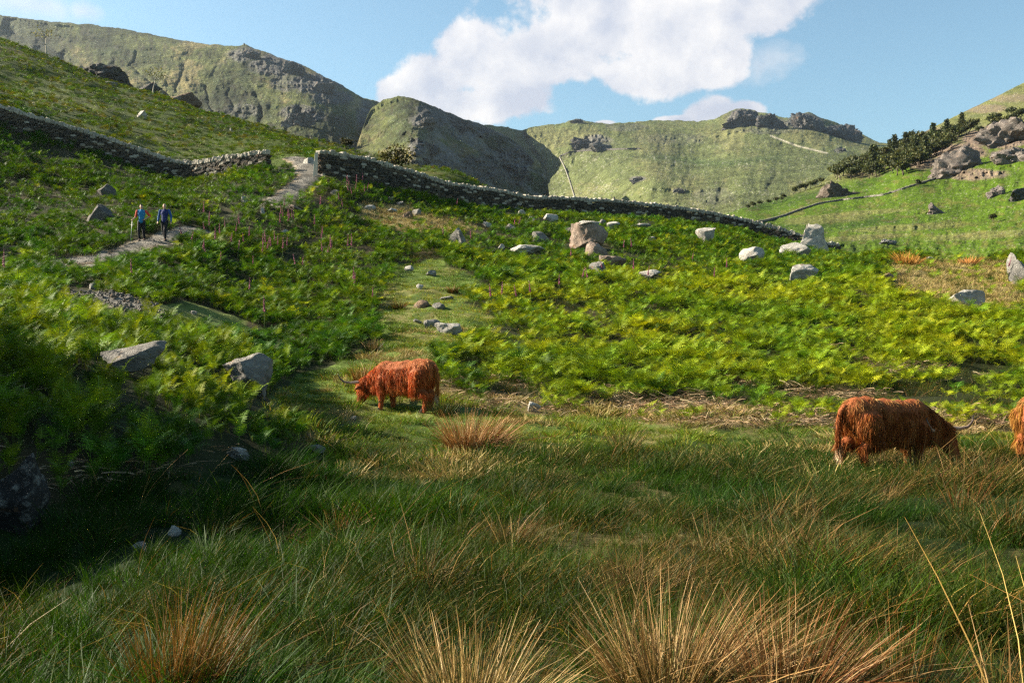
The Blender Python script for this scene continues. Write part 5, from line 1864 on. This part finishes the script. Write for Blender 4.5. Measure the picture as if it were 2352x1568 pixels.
def post(name, label, p, w, t, h, mat, tilt=0.0):
    bm = bmesh.new()
    bmesh.ops.create_cube(bm, size=1.0)
    bmesh.ops.subdivide_edges(bm, edges=bm.edges[:], cuts=3, use_grid_fill=True)
    for v in bm.verts:
        k = v.co.z + 0.5
        v.co.x += random.uniform(-0.05, 0.05)
        v.co.y += random.uniform(-0.05, 0.05)
        v.co.x *= 1 - 0.12 * k
        if v.co.z > 0.45:
            v.co.z += 0.05 * (v.co.x + random.uniform(-0.3, 0.3))
        v.co.x *= w
        v.co.y *= t
        v.co.z = (v.co.z + 0.45) * h
    me = bpy.data.meshes.new(name)
    bm.to_mesh(me)
    bm.free()
    me.materials.append(mat)
    o = link(name, me, loc=tuple(p))
    o.rotation_euler = (0, tilt, 0.2)
    tag(o, label, 'post')


post('gatepost', 'pale squared gatepost at the end of the long wall', at(725, 71.4), 0.24, 0.2, 1.75, M_WOOD, 0.03)
post('stake', 'thin weathered stake leaning before the gatepost', at(720, 70.9), 0.11, 0.10, 1.25, M_WOOD, 0.06)
post('fence_post', 'lone dark post rising behind the long wall', at(1410, 91.2), 0.16, 0.14, 2.15, M_DARKWOOD)


# ------------------------------------------------------------------ trees
def tree_geo(seed, h, spread=0.5, trunk_r=0.05, nleaf=60, leaf=0.05, lean=0.0, trunk_frac=0.35, cr=0.14, cols=((0.045, 0.065, 0.018),), conifer=False):
    r = np.random.default_rng(seed)
    tr, cw = Geo(), Geo()
    tips = []

    def limb(p, d, ln, rad, lvl):
        pts = [p]
        q, dd = p.copy(), d.copy()
        for k in range(3):
            dd = dd + r.normal(0, 0.16, 3) + np.array((lean * 0.25, 0, 0.05))
            dd /= np.linalg.norm(dd)
            q = q + dd * ln / 3
            pts.append(q.copy())
        V, T = tube(pts, [rad, rad * 0.8, rad * 0.6, rad * 0.4], 6 if lvl < 2 else 4, cap=lvl == 0)
        tr.add(V, T)
        if lvl >= 2:
            tips.append(q)
            tips.append(pts[2])
            return
        nb = int(r.integers(4, 7)) if lvl == 0 else int(r.integers(3, 5))
        for k in range(nb):
            an = 2 * math.pi * k / nb + r.uniform(-0.5, 0.5)
            el = r.uniform(0.15, 0.9)
            nd = np.array((math.cos(an) * math.cos(el) + lean, math.sin(an) * math.cos(el), math.sin(el) + 0.15))
            nd = nd / np.linalg.norm(nd)
            st = pts[int(r.integers(2, 4))] if k else pts[-1]
            limb(st, nd * 0.8 + dd * 0.3, ln * r.uniform(0.6, 0.95) * (spread * 1.6 if lvl == 0 else 0.75), rad * 0.42, lvl + 1)
    if conifer:
        V, T = tube([(0, 0, 0), (0.01 * h, 0, h * 0.5), (0, 0, h)], [trunk_r * h, trunk_r * h * 0.6, 0.004 * h], 6)
        tr.add(V, T)
        for k in range(34):
            z = h * (0.18 + 0.8 * k / 34)
            an = k * 2.4
            l = h * 0.26 * (1 - (z / h)) ** 0.7 * r.uniform(0.7, 1.2)
            for f in (0.35, 0.7, 1.0):
                tips.append(np.array((math.cos(an) * l * f, math.sin(an) * l * f, z - 0.06 * l * f)))
    else:
        limb(np.zeros(3), np.array((lean * 0.6, 0, 1.0)), h * trunk_frac, trunk_r * h, 0)
    for t in tips:
        n = int(nleaf * r.uniform(0.5, 1.4))
        c = t + r.normal(0, cr * h * 0.55, (n, 3)) * np.array((1, 1, 0.7))
        a = r.normal(size=(n, 3))
        a /= np.linalg.norm(a, axis=1, keepdims=True)
        b = np.cross(a, r.normal(size=(n, 3)))
        b /= np.linalg.norm(b, axis=1, keepdims=True)
        s = leaf * r.uniform(0.6, 1.4, (n, 1))
        V = np.stack([c - a * s, c + b * s * 0.6, c + a * s, c - b * s * 0.6], 1).reshape(-1, 3)
        i = np.arange(n)[:, None] * 4
        T = np.concatenate([i + np.array((0, 1, 2)), i + np.array((0, 2, 3))])
        cc = np.array(cols)[r.integers(len(cols), size=n)] * r.uniform(0.6, 1.3) * r.uniform(0.8, 1.2, (n, 1))
        cw.add(V, T, np.repeat(cc, 4, 0))
    return tr, cw


def put_tree(name, label, p, tm, cmh, rz=0.0, sc=1.0, group=None, cat='tree'):
    root = empty(name, tuple(p), rz)
    root.scale = (sc, sc, sc)
    tag(root, label, cat, group)
    link('trunk', tm, root)
    link('crown', cmh, root)
    return root


def build_trees():
    olive = ((0.050, 0.056, 0.014), (0.034, 0.042, 0.011), (0.066, 0.060, 0.017))
    t, c = tree_geo(3, 3.9, 0.62, 0.045, 30, 0.10, 0.30, 0.30, 0.13, olive)
    put_tree('hawthorn', 'windswept olive hawthorn leaning over the wall above the small mound', at(884, 104), t.mesh('trunk', [M_BARK]), c.mesh('crown', [M_TREE], shade=False), 0.0, 1.55)
    t, c = tree_geo(5, 1.9, 0.6, 0.04, 24, 0.10, 0.1, 0.25, 0.16, olive)
    put_tree('thorn_bush', 'small round thorn bush on the skyline end of the left hill', at(795, 131), t.mesh('trunk', [M_BARK]), c.mesh('crown', [M_TREE], shade=False), 0.0, 1.3)
    pale = ((0.17, 0.17, 0.08), (0.12, 0.13, 0.06))
    t, c = tree_geo(7, 5.4, 0.5, 0.022, 7, 0.11, 0.05, 0.42, 0.12, pale)
    put_tree('slender_tree', 'pale thin leaved tree on the skyline left of the black outcrop', at(106, 178), t.mesh('trunk', [M_PALEBARK]), c.mesh('crown', [M_TREE], shade=False), 0.0, 1.35)
    t, c = tree_geo(9, 4.2, 0.45, 0.022, 7, 0.10, 0.1, 0.45, 0.12, pale)
    put_tree('slender_tree', 'pale thin leaved tree between the black outcrop and the rusty crag', at(352, 163), t.mesh('trunk', [M_PALEBARK]), c.mesh('crown', [M_TREE], shade=False), 0.0, 1.35)
    dark = ((0.048, 0.060, 0.018), (0.036, 0.046, 0.014), (0.068, 0.070, 0.022))
    pr = []
    for k in range(5):
        t, c = tree_geo(20 + k, 7.5, 0.55, 0.03, 17, 0.42, 0.05, 0.32, 0.15, dark)
        pr.append((t.mesh('trunk', [M_BARK]), c.mesh('crown', [M_TREE], shade=False)))
    for k in range(2):
        t, c = tree_geo(40 + k, 9.5, 0.55, 0.02, 12, 0.34, 0.0, 0.35, 0.06, dark[:2], conifer=True)
        pr.append((t.mesh('trunk', [M_BARK]), c.mesh('crown', [M_TREE], shade=False)))
    r = np.random.default_rng(33)
    wood = [(1900, 416), (1940, 394), (1995, 374), (2030, 360), (2120, 334), (2175, 314), (2225, 306), (2215, 330), (2175, 352), (2135, 372), (2100, 394), (2062, 410), (2035, 402), (1985, 414)]
    n = 0
    while n < 190:
        px, py = r.uniform(1895, 2230), r.uniform(298, 415)
        if not in_poly(wood, np.array([px]), np.array([py]))[0]:
            continue
        k = int(r.integers(7)) if r.random() < 0.25 else int(r.integers(5))
        put_tree('conifer' if k > 4 else 'woodland_tree', 'dark pointed conifer rising among the bushy trees of the slope wood' if k > 4 else 'dark bushy tree packed in the wood above the far field', on_hill(px, py), *pr[k], r.uniform(0, 6.28), r.uniform(0.85, 1.4), 'conifers of the dark wood' if k > 4 else 'bushy trees of the dark wood')
        n += 1
    for px, py in [(2262, 316), (2275, 306), (2288, 300), (2300, 296), (2318, 288), (2330, 282), (2345, 276), (2295, 280), (2320, 270), (2280, 292), (2248, 312)]:
        put_tree('crag_tree', 'dark tree rooted along the top of the domed pink crag', on_hill(px, py), *pr[int(r.integers(5))], r.uniform(0, 6.28), r.uniform(0.7, 1.1), 'trees above the pink crag')
    put_tree('conifer', 'single bushy tree standing clear on the skyline above the dark wood', on_hill(2097, 322), *pr[2], 0.4, 1.05)
    for px, py, s in [(1826, 446, 0.6), (1838, 441, 0.7), (1850, 437, 0.6), (1862, 434, 0.75), (1874, 430, 0.7), (1886, 424, 0.6), (1800, 458, 0.5)]:
        put_tree('shrub', 'low olive shrub in the row below the dark wood', on_hill(px, py), *pr[int(r.integers(5))], r.uniform(0, 6.28), s, 'shrubs below the dark wood')
    for px, py, s in [(1718, 482, 0.42), (1730, 478, 0.5), (1746, 474, 0.5), (1764, 470, 0.45), (1784, 466, 0.5), (1795, 462, 0.4)]:
        put_tree('shrub', 'low olive shrub in the row along the hillside edge', on_hill(px, py), *pr[int(r.integers(5))], r.uniform(0, 6.28), s, 'shrubs along the hillside edge')
    put_tree('shrub', 'round dark bush alone on the open green hillside', on_hill(2281, 512), *pr[1], 0.3, 0.42)
    put_tree('shrub', 'small bush casting a shadow beside the far wall', on_hill(2110, 428), *pr[3], 1.3, 0.45)


build_trees()


# ------------------------------------------------------------------ soft bodies: blobs fused into one skin
def blob(parts, voxel, smooth_it=6, name='body'):
    """parts: ('e', centre, radii) ellipsoids and ('c', p0, r0, p1, r1) tapered limbs"""
    g = Geo()
    V0, T0 = ico(2)
    for p in parts:
        if p[0] == 'e':
            g.add(V0 * np.array(p[2]) + np.array(p[1]), T0)
        else:
            a, ra, b, rb = np.array(p[1], float), p[2], np.array(p[3], float), p[4]
            n = max(2, int(np.linalg.norm(b - a) / (0.35 * max(min(ra, rb), voxel * 1.5))) + 1)
            for k in range(n + 1):
                f = k / n
                g.add(V0 * (ra * (1 - f) + rb * f) + a * (1 - f) + b * f, T0)
    me = g.mesh(name)
    o = bpy.data.objects.new('tmp', me)
    COL.objects.link(o)
    m = o.modifiers.new('r', 'REMESH')
    m.mode = 'VOXEL'
    m.voxel_size = voxel
    if smooth_it:
        m = o.modifiers.new('s', 'SMOOTH')
        m.iterations = smooth_it
        m.factor = 0.5
    dg = bpy.context.evaluated_depsgraph_get()
    out = bpy.data.meshes.new_from_object(o.evaluated_get(dg))
    bpy.data.objects.remove(o)
    out.name = name
    for pl in out.polygons:
        pl.use_smooth = True
    return out


def mesh_np(me):
    V = np.empty(len(me.vertices) * 3)
    me.vertices.foreach_get('co', V)
    me.calc_loop_triangles()
    T = np.empty(len(me.loop_triangles) * 3, np.int32)
    me.loop_triangles.foreach_get('vertices', T)
    return V.reshape(-1, 3), T.reshape(-1, 3)


# ------------------------------------------------------------------ highland cows
def horn_material():
    m, nt, out = new_mat('horn')
    at_ = N_(nt, 'ShaderNodeAttribute', attribute_name='Col')
    b = N_(nt, 'ShaderNodeBsdfPrincipled')
    b.inputs['Roughness'].default_value = 0.4
    nt.links.new(at_.outputs['Color'], b.inputs['Base Color'])
    nt.links.new(b.outputs[0], out.inputs[0])
    return m


M_HORN = horn_material()
M_HOOF = plain('hoof', (0.03, 0.022, 0.016), 0.9, 0.05)
M_NOSE = plain('muzzle', (0.16, 0.085, 0.06), 0.55, 0.4, 14, 0.3)
M_EYE = plain('eye', (0.01, 0.008, 0.007), 0.2, 0.5)


def cow(label, px, py, heading, head_yaw, seed, size=1.0, shade=1.0, paletail=True, step=0.0, dmin=0):
    r = np.random.default_rng(seed)
    p = hit(px, py, 0.0, dmin)
    root = empty('highland_cow', tuple(p), heading)
    root.scale = (size, size, size)
    tag(root, label, 'cow')
    hy = math.radians(head_yaw)

    def HD(v):                                            # head space: turned about the top of the neck
        piv = np.array((0.98, 0, 0.66))
        v = np.array(v, float)
        dz = -0.11
        v = np.array(v, float) - piv
        c, s = math.cos(hy), math.sin(hy)
        return tuple(np.array((v[0] * c - v[1] * s, v[0] * s + v[1] * c, v[2] * 0.97 + dz)) + piv)
    fx = {1: step, -1: -step}
    parts = [('e', (-0.68, 0, 0.90), (0.23, 0.25, 0.25)), ('e', (-0.50, 0, 0.83), (0.34, 0.30, 0.335)), ('e', (-0.18, 0, 0.755), (0.42, 0.33, 0.37)), ('e', (0.10, 0, 0.735), (0.38, 0.32, 0.36)),
             ('e', (0.34, 0, 0.77), (0.30, 0.26, 0.335)), ('e', (0.44, 0, 0.68), (0.24, 0.20, 0.29)), ('c', (0.40, 0, 0.885), 0.215, (0.98, 0, 0.575), 0.15), ('c', (0.44, 0, 0.70), 0.20, (0.96, 0, 0.46), 0.12),
             ('c', HD((0.99, 0, 0.66)), 0.135, HD((1.10, 0, 0.45)), 0.12), ('c', HD((1.10, 0, 0.45)), 0.115, HD((1.20, 0, 0.22)), 0.082), ('e', HD((1.22, 0, 0.17)), (0.085, 0.085, 0.075)),
             ('e', HD((1.00, 0, 0.70)), (0.10, 0.14, 0.09))]
    for s in (-1, 1):
        y = 0.16 * s
        f = fx[s]
        parts += [('c', (0.36, y, 0.66), 0.155, (0.38 + f * 0.5, y, 0.36), 0.076), ('c', (0.38 + f * 0.5, y, 0.36), 0.074, (0.38 + f, y, 0.06), 0.052),
                  ('c', (-0.60, y * 1.05, 0.76), 0.22, (-0.50 - f * 0.4, y * 1.1, 0.52), 0.15), ('c', (-0.50 - f * 0.4, y * 1.1, 0.52), 0.14, (-0.75 - f, y * 1.1, 0.37), 0.080), ('c', (-0.75 - f, y * 1.1, 0.37), 0.075, (-0.70 - f, y * 1.1, 0.06), 0.052)]
    me = blob(parts, 0.026, 7, 'body')
    me.materials.append(M_HIDE)
    link('body', me, root)
    for s in (-1, 1):                                     # hooves
        y = 0.16 * s
        for x in (0.39 + fx[s], -0.66 - fx[s]):
            V, T = tube([(x, y, 0.075), (x + 0.015, y, 0.03), (x + 0.03, y, 0.0)], [0.052, 0.062, 0.07], 9)
            link('hoof', mesh_from('hoof', V, T, mats=[M_HOOF]), root)
        # ears
        b0 = np.array(HD((0.985, 0.12 * s, 0.62)))
        b1 = np.array(HD((0.96, 0.29 * s, 0.56)))
        V, T = tube([b0, b0 * 0.5 + b1 * 0.5 + (0, 0, 0.01), b1], [0.03, 0.055, 0.012], 8)
        V[:, 2] = b0[2] + (V[:, 2] - b0[2]) * 0.8
        er = link('ear', mesh_from('ear', V, T, mats=[M_HIDE]), root)
        # horns: out sideways, then sweeping forward and up
        hp = [HD(q) for q in ((0.99, 0.10 * s, 0.72), (1.00, 0.20 * s, 0.725), (1.04, 0.35 * s, 0.715), (1.09, 0.49 * s, 0.74), (1.11, 0.58 * s, 0.82), (1.10, 0.63 * s, 0.93))]
        V, T = tube(hp, [0.036, 0.035, 0.030, 0.024, 0.015, 0.005], 10)
        cc = np.array([(0.42, 0.30, 0.18), (0.45, 0.34, 0.22), (0.36, 0.26, 0.17), (0.20, 0.14, 0.10), (0.07, 0.05, 0.04), (0.03, 0.025, 0.02)])
        C = np.concatenate([np.repeat(cc, 10, 0), cc[-1:], cc[:1]])
        link('horn', mesh_from('horn', V, T, col=C, mats=[M_HORN]), root)
        V, T = ico(2)
        link('eye', mesh_from('eye', V * 0.018 + np.array(HD((1.10, 0.108 * s, 0.50))), T, mats=[M_EYE]), root)
    V, T = ico(3)
    link('muzzle', mesh_from('muzzle', V * np.array((0.075, 0.075, 0.06)) + np.array(HD((1.245, 0, 0.155))), T, mats=[M_NOSE]), root)

    # coat: thousands of hanging locks
    V, T = mesh_np(me)
    A, B, C_ = V[T[:, 0]], V[T[:, 1]], V[T[:, 2]]
    nr = np.cross(B - A, C_ - A)
    ar = np.linalg.norm(nr, axis=1)
    nr = nr / (ar[:, None] + 1e-12)
    n = 30000
    f = r.choice(len(T), n, p=ar / ar.sum())
    u, v = r.random(n), r.random(n)
    k = u + v > 1
    u[k], v[k] = 1 - u[k], 1 - v[k]
    P0 = A[f] + (B[f] - A[f]) * u[:, None] + (C_[f] - A[f]) * v[:, None]
    Nn = nr[f]
    x, y, z = P0.T
    clx, clz = fbm(x * 9, z * 6 + y * 9, octv=2, seed=seed), fbm(x * 9 + 40, z * 6 - y * 9, octv=2, seed=seed + 3)
    flow = np.stack([-0.35 + 0.32 * clx, np.sign(y) * 0.12 + 0.25 * clz, np.full(n, -1.0)], 1)
    flow -= Nn * (flow * Nn).sum(1, keepdims=True)
    flow /= np.linalg.norm(flow, axis=1, keepdims=True) + 1e-6
    D = flow + Nn * r.uniform(0.12, 0.26, (n, 1)) + r.normal(0, 0.08, (n, 3))
    D /= np.linalg.norm(D, axis=1, keepdims=True)
    head = x > 0.93
    leg = (z < 0.42) & (x < 0.9)
    belly = (z < 0.62) & ~leg & ~head
    ln = np.where(leg, 0.05, np.where(head, 0.06, np.where(belly, 0.125, 0.10))) * r.uniform(0.6, 1.35, n)
    ln = np.where((z > 0.95), ln * 0.8, ln)
    forelock = head & (z > 0.52)
    ln = np.where(forelock, 0.17 * r.uniform(0.6, 1.2, n), ln)
    base = np.array([(0.44, 0.140, 0.020), (0.32, 0.088, 0.013), (0.54, 0.205, 0.035), (0.22, 0.056, 0.010)])
    tuft = fbm(x * 7, z * 4 + y * 7, octv=3, seed=seed + 7)
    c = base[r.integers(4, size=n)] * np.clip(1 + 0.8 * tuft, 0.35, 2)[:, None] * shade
    gold = (smooth(0.93, 1.12, z) * 0.9 + 0.35 * smooth(0.1, 0.5, tuft))[:, None]  # sun on the back painted in by height, plus random golden tufts
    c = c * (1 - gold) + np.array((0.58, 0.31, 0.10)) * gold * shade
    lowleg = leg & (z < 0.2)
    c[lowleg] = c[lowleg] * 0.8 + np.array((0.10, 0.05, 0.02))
    Vh, Th, Ch = ribbons(P0 - Nn * 0.008, D, ln, r.uniform(0.005, 0.010, n), np.tile((0, 0, -0.35), (n, 1)) + r.normal(0, 0.12, (n, 3)), 3, c * 0.85, None, c * 1.2)
    cm_ = mesh_from('coat', Vh, Th, col=np.clip(Ch, 0.003, 1), mats=[M_HAIR])
    link('coat', cm_, root)
    # tail with a pale brush
    tp = [(-0.86, 0.0, 1.00), (-0.95, 0.01, 0.93), (-0.99, 0.02, 0.75), (-0.98, 0.02, 0.50), (-0.97, 0.03, 0.33)]
    V, T = tube(tp, [0.05, 0.042, 0.034, 0.028, 0.015], 8)
    tl = link('tail', mesh_from('tail', V, T, mats=[M_HIDE]), root)
    n = 520
    f = r.random(n) ** 0.8
    tpa = np.array(tp)
    pos = np.stack([np.interp(f, np.linspace(0, 1, 5), tpa[:, k]) for k in range(3)], 1) + r.normal(0, 0.02, (n, 3))
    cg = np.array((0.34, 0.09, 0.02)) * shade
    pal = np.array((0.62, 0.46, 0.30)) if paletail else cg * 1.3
    w_ = smooth(0.78, 0.98, f)[:, None]
    cc = (cg * (1 - w_) + pal * w_) * r.uniform(0.75, 1.2, (n, 1))
    Vh, Th, Ch = ribbons(pos, np.tile((0, 0, -1.0), (n, 1)) + r.normal(0, 0.13, (n, 3)), r.uniform(0.10, 0.27, n), r.uniform(0.006, 0.012, n), r.normal(0, 0.12, (n, 3)), 3, cc)
    link('tail_hair', mesh_from('tail_hair', Vh, Th, col=Ch, mats=[M_HAIR]), tl)
    return root


cow('orange highland cow grazing with head down beside the brown tussock', 921, 946, math.radians(180 - 31), -18, 3, 1.0, 1.05, True, 0.05)
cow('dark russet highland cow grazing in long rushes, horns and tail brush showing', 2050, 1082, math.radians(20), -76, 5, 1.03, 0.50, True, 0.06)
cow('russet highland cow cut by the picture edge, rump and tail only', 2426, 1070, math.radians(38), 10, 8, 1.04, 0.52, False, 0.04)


# ------------------------------------------------------------------ hikers
M_SKIN = plain('skin', (0.42, 0.24, 0.17), 0.55, 0.3, 20, 0.12)
M_HAIRDK = plain('dark_hair', (0.02, 0.015, 0.012), 0.6, 0.2)
M_HAIRGY = plain('cropped_grey_hair', (0.20, 0.17, 0.14), 0.7, 0.2)
M_BLUE = plain('blue_vest', (0.015, 0.14, 0.30), 0.7, 0.2, 18, 0.2)
M_RED = plain('red_sleeve', (0.46, 0.05, 0.03), 0.7, 0.2, 18, 0.2)
M_NAVY = plain('navy_jersey', (0.014, 0.022, 0.095), 0.8, 0.2, 18, 0.2)
M_AZURE = plain('azure_sleeve', (0.02, 0.07, 0.22), 0.8, 0.2, 18, 0.2)
M_BLACKC = plain('black_trousers', (0.012, 0.012, 0.016), 0.8, 0.2)
M_SHOE = plain('boot', (0.05, 0.04, 0.035), 0.7, 0.2)
M_POLE = plain('pole_metal', (0.45, 0.45, 0.46), 0.35, 0.5)
M_GRIP = plain('pole_grip', (0.02, 0.02, 0.02), 0.7, 0.2)


def hand(wrist, d, side, curl, right):
    """palm, four unequal fingers, thumb from the palm's side"""
    w, d = np.array(wrist), np.array(d) / np.linalg.norm(d)
    s = np.array(side) / np.linalg.norm(side)
    nrm = np.cross(d, s)
    out = [('e', w + d * 0.05, (0.030, 0.030, 0.048)), ('c', w, 0.026, w + d * 0.08, 0.030)]
    for k, ln in enumerate((0.070, 0.080, 0.074, 0.058)):
        b = w + d * 0.085 + s * (0.026 - 0.0175 * k)
        m = b + d * ln * 0.5 + nrm * curl * 0.02
        e = m + d * ln * (0.45 - 0.3 * curl) + nrm * curl * 0.04
        out += [('c', b, 0.0095, m, 0.009), ('c', m, 0.009, e, 0.0075)]
    b = w + d * 0.03 + s * 0.028
    m = b + s * 0.025 + d * 0.03
    out += [('c', b, 0.012, m, 0.010), ('c', m, 0.010, m + d * 0.03 + s * 0.004 + nrm * curl * 0.015, 0.008)]
    return out


def person(label, px, pose, seed, scale, rz):
    """pose: joint positions, x to the figure's left seen from the front is picture right; front faces -Y"""
    p = hit(px, 553)
    p = at(px, 48.0 if pose == 'red' else 48.3)
    root = empty('person', (p.x, p.y, p.z + 0.02), rz)
    root.scale = (scale,) * 3
    tag(root, label, 'person')
    hipz, kneez = 0.93, 0.50
    if pose == 'red':
        legs = {-1: ((-0.09, 0.0, hipz), (-0.10, -0.10, kneez), (-0.10, 0.02, 0.09)), 1: ((0.09, 0.0, hipz), (0.09, 0.03, kneez - 0.01), (0.10, 0.16, 0.11))}
        arms = {-1: ((-0.20, 0.0, 1.44), (-0.27, 0.02, 1.17), (-0.36, -0.16, 1.02)), 1: ((0.20, 0.0, 1.44), (0.38, 0.06, 1.22), (0.20, -0.10, 1.06))}
    else:
        legs = {-1: ((-0.09, 0.0, hipz), (-0.07, 0.02, kneez), (-0.03, 0.16, 0.12)), 1: ((0.09, 0.0, hipz), (0.07, -0.12, kneez + 0.01), (0.05, -0.04, 0.09))}
        arms = {-1: ((-0.21, 0.0, 1.45), (-0.29, 0.02, 1.17), (-0.29, -0.08, 0.93)), 1: ((0.21, 0.0, 1.45), (0.31, 0.03, 1.18), (0.33, -0.04, 0.92))}
    body = [('c', (0, 0.0, 1.02), 0.135, (0, 0.0, 1.20), 0.125), ('e', (0, 0.0, 1.33), (0.175, 0.115, 0.17)), ('c', (-0.13, 0.01, 1.43), 0.07, (0.13, 0.01, 1.43), 0.07), ('c', (0, 0.01, 1.45), 0.062, (0, -0.005, 1.56), 0.056),
            ('e', (0, -0.01, 1.66), (0.074, 0.092, 0.115)), ('e', (0, -0.03, 1.60), (0.055, 0.065, 0.06)), ('c', (0, -0.10, 1.655), 0.011, (0, -0.118, 1.63), 0.016), ('e', (-0.076, 0.0, 1.65), (0.012, 0.022, 0.032)), ('e', (0.076, 0.0, 1.65), (0.012, 0.022, 0.032)),
            ('e', (0, -0.085, 1.595), (0.026, 0.012, 0.008)), ('e', (0, 0.0, 0.97), (0.16, 0.115, 0.12))]
    shirt = [('e', (0, 0.0, 1.31), (0.195, 0.135, 0.20)), ('c', (0, 0, 0.96), 0.145, (0, 0.0, 1.22), 0.14), ('c', (-0.14, 0.01, 1.43), 0.082, (0.14, 0.01, 1.43), 0.082), ('c', (0, 0.01, 1.46), 0.07, (0, 0.0, 1.51), 0.066)]
    trous = [('e', (0, 0.0, 0.94), (0.165, 0.128, 0.12))]
    for s in (-1, 1):
        h, k, a = legs[s]
        body += [('c', h, 0.088, k, 0.056), ('c', k, 0.055, a, 0.036), ('c', a, 0.038, (a[0], a[1] - 0.10, a[2] - 0.055), 0.03)]
        trous += [('c', h, 0.105, k, 0.076), ('c', k, 0.074, (a[0], a[1], a[2] + 0.02), 0.060)]
        sh, el, wr = arms[s]
        body += [('c', sh, 0.055, el, 0.040), ('c', el, 0.040, wr, 0.027)]
        d = np.array(wr) - np.array(el)
        if pose == 'red' and s == 1:
            d = np.array((-0.6, -0.3, -0.5))
        body += hand(wr, d, (-s * 0.4, -0.9, 0.0), 0.9 if pose == 'red' and s == -1 else 0.45, s == -1)
    me = blob(body, 0.0105, 2, 'body')
    me.materials.append(M_SKIN)
    link('body', me, root)
    sm = blob(shirt, 0.016, 4, 'shirt')
    sm.materials.append(M_BLUE if pose == 'red' else M_NAVY)
    link('vest' if pose == 'red' else 'jersey', sm, root)
    tm_ = blob(trous, 0.016, 4, 'trousers')
    tm_.materials.append(M_BLACKC)
    link('trousers', tm_, root)
    for s in (-1, 1):
        sh, el, wr = [np.array(q) for q in arms[s]]
        if pose == 'red':
            pr = [('c', sh, 0.068, el, 0.056)]
        else:
            pr = [('c', sh, 0.068, el, 0.054), ('c', el, 0.053, wr * 0.95 + el * 0.05, 0.040)]
        m = blob(pr, 0.014, 3, 'sleeve')
        m.materials.append(M_RED if pose == 'red' else M_AZURE)
        link('sleeve', m, root)
        a = np.array(legs[s][2])
        m = blob([('c', a + (0, 0.02, -0.01), 0.055, a + (0, -0.02, -0.045), 0.05), ('c', a + (0, 0.03, -0.055), 0.045, a + (0, -0.15, -0.062), 0.040)], 0.014, 2, 'boot')
        m.materials.append(M_SHOE)
        link('boot', m, root)
        V, T = ico(2)
        link('eye', mesh_from('eye', V * np.array((0.012, 0.008, 0.008)) + np.array((0.030 * s, -0.090, 1.665)), T, mats=[M_EYE]), root)
    hr = [('e', (0, 0.018, 1.69), (0.084, 0.092, 0.105)), ('e', (0, -0.03, 1.745), (0.065, 0.06, 0.04))] if pose == 'red' else [('e', (0, 0.030, 1.675), (0.080, 0.080, 0.098))]
    m = blob(hr, 0.012, 2, 'hair')
    m.materials.append(M_HAIRDK if pose == 'red' else M_HAIRGY)
    link('hair', m, root)
    return root, arms


def build_people():
    root, arms = person('person in a blue vest with red sleeves, hand on hip, holding a pole', 325, 'red', 1, 1.0, 0.12)
    w = root.matrix_world if False else Matrix.Translation(root.location) @ Matrix.Rotation(root.rotation_euler.z, 4, 'Z')
    g = w @ Vector((-0.385, -0.215, 1.00))
    foot = Vector((g.x - 0.04, g.y - 0.12, 0))
    foot.z = float(gz(foot.x, foot.y)[0]) + 0.02
    pr = empty('walking_pole', tuple(foot))
    tag(pr, 'slim metal walking pole held by the person in red sleeves', 'walking pole')
    top = g - foot + Vector((0.01, 0.02, 0.09))
    V, T = tube([(0, 0, 0), tuple(top * 0.5), tuple(top)], [0.006, 0.008, 0.010], 6)
    link('shaft', mesh_from('shaft', V, T, mats=[M_POLE]), pr)
    V, T = tube([tuple(top * 0.88), tuple(top * 1.03)], [0.017, 0.019], 8)
    link('grip', mesh_from('grip', V, T, mats=[M_GRIP]), pr)
    person('bald person in a navy jersey with azure sleeves walking with arms at the sides', 378, 'blue', 2, 1.02, -0.05)


build_people()


# ------------------------------------------------------------------ summer haze over the valley
def build_haze():
    x0, x1, y0, y1, z0, z1 = -3200, 3200, -80, 3400, -40, 640
    v = [(x, y, z) for z in (z0, z1) for y in (y0, y1) for x in (x0, x1)]
    q = [(0, 2, 3, 1), (4, 5, 7, 6), (0, 1, 5, 4), (2, 6, 7, 3), (0, 4, 6, 2), (1, 3, 7, 5)]
    m, nt, out = new_mat('haze')
    vol = N_(nt, 'ShaderNodeVolumePrincipled')
    vol.inputs['Color'].default_value = (0.82, 0.90, 1.0, 1)
    vol.inputs['Density'].default_value = 0.00006
    vol.inputs['Anisotropy'].default_value = 0.85
    nt.links.new(vol.outputs[0], out.inputs['Volume'])
    o = link('haze', mesh_from('haze', v, None, q, mats=[m], shade=False))
    tag(o, 'thin pale summer haze filling the valley air', 'haze', kind='stuff')


build_haze()
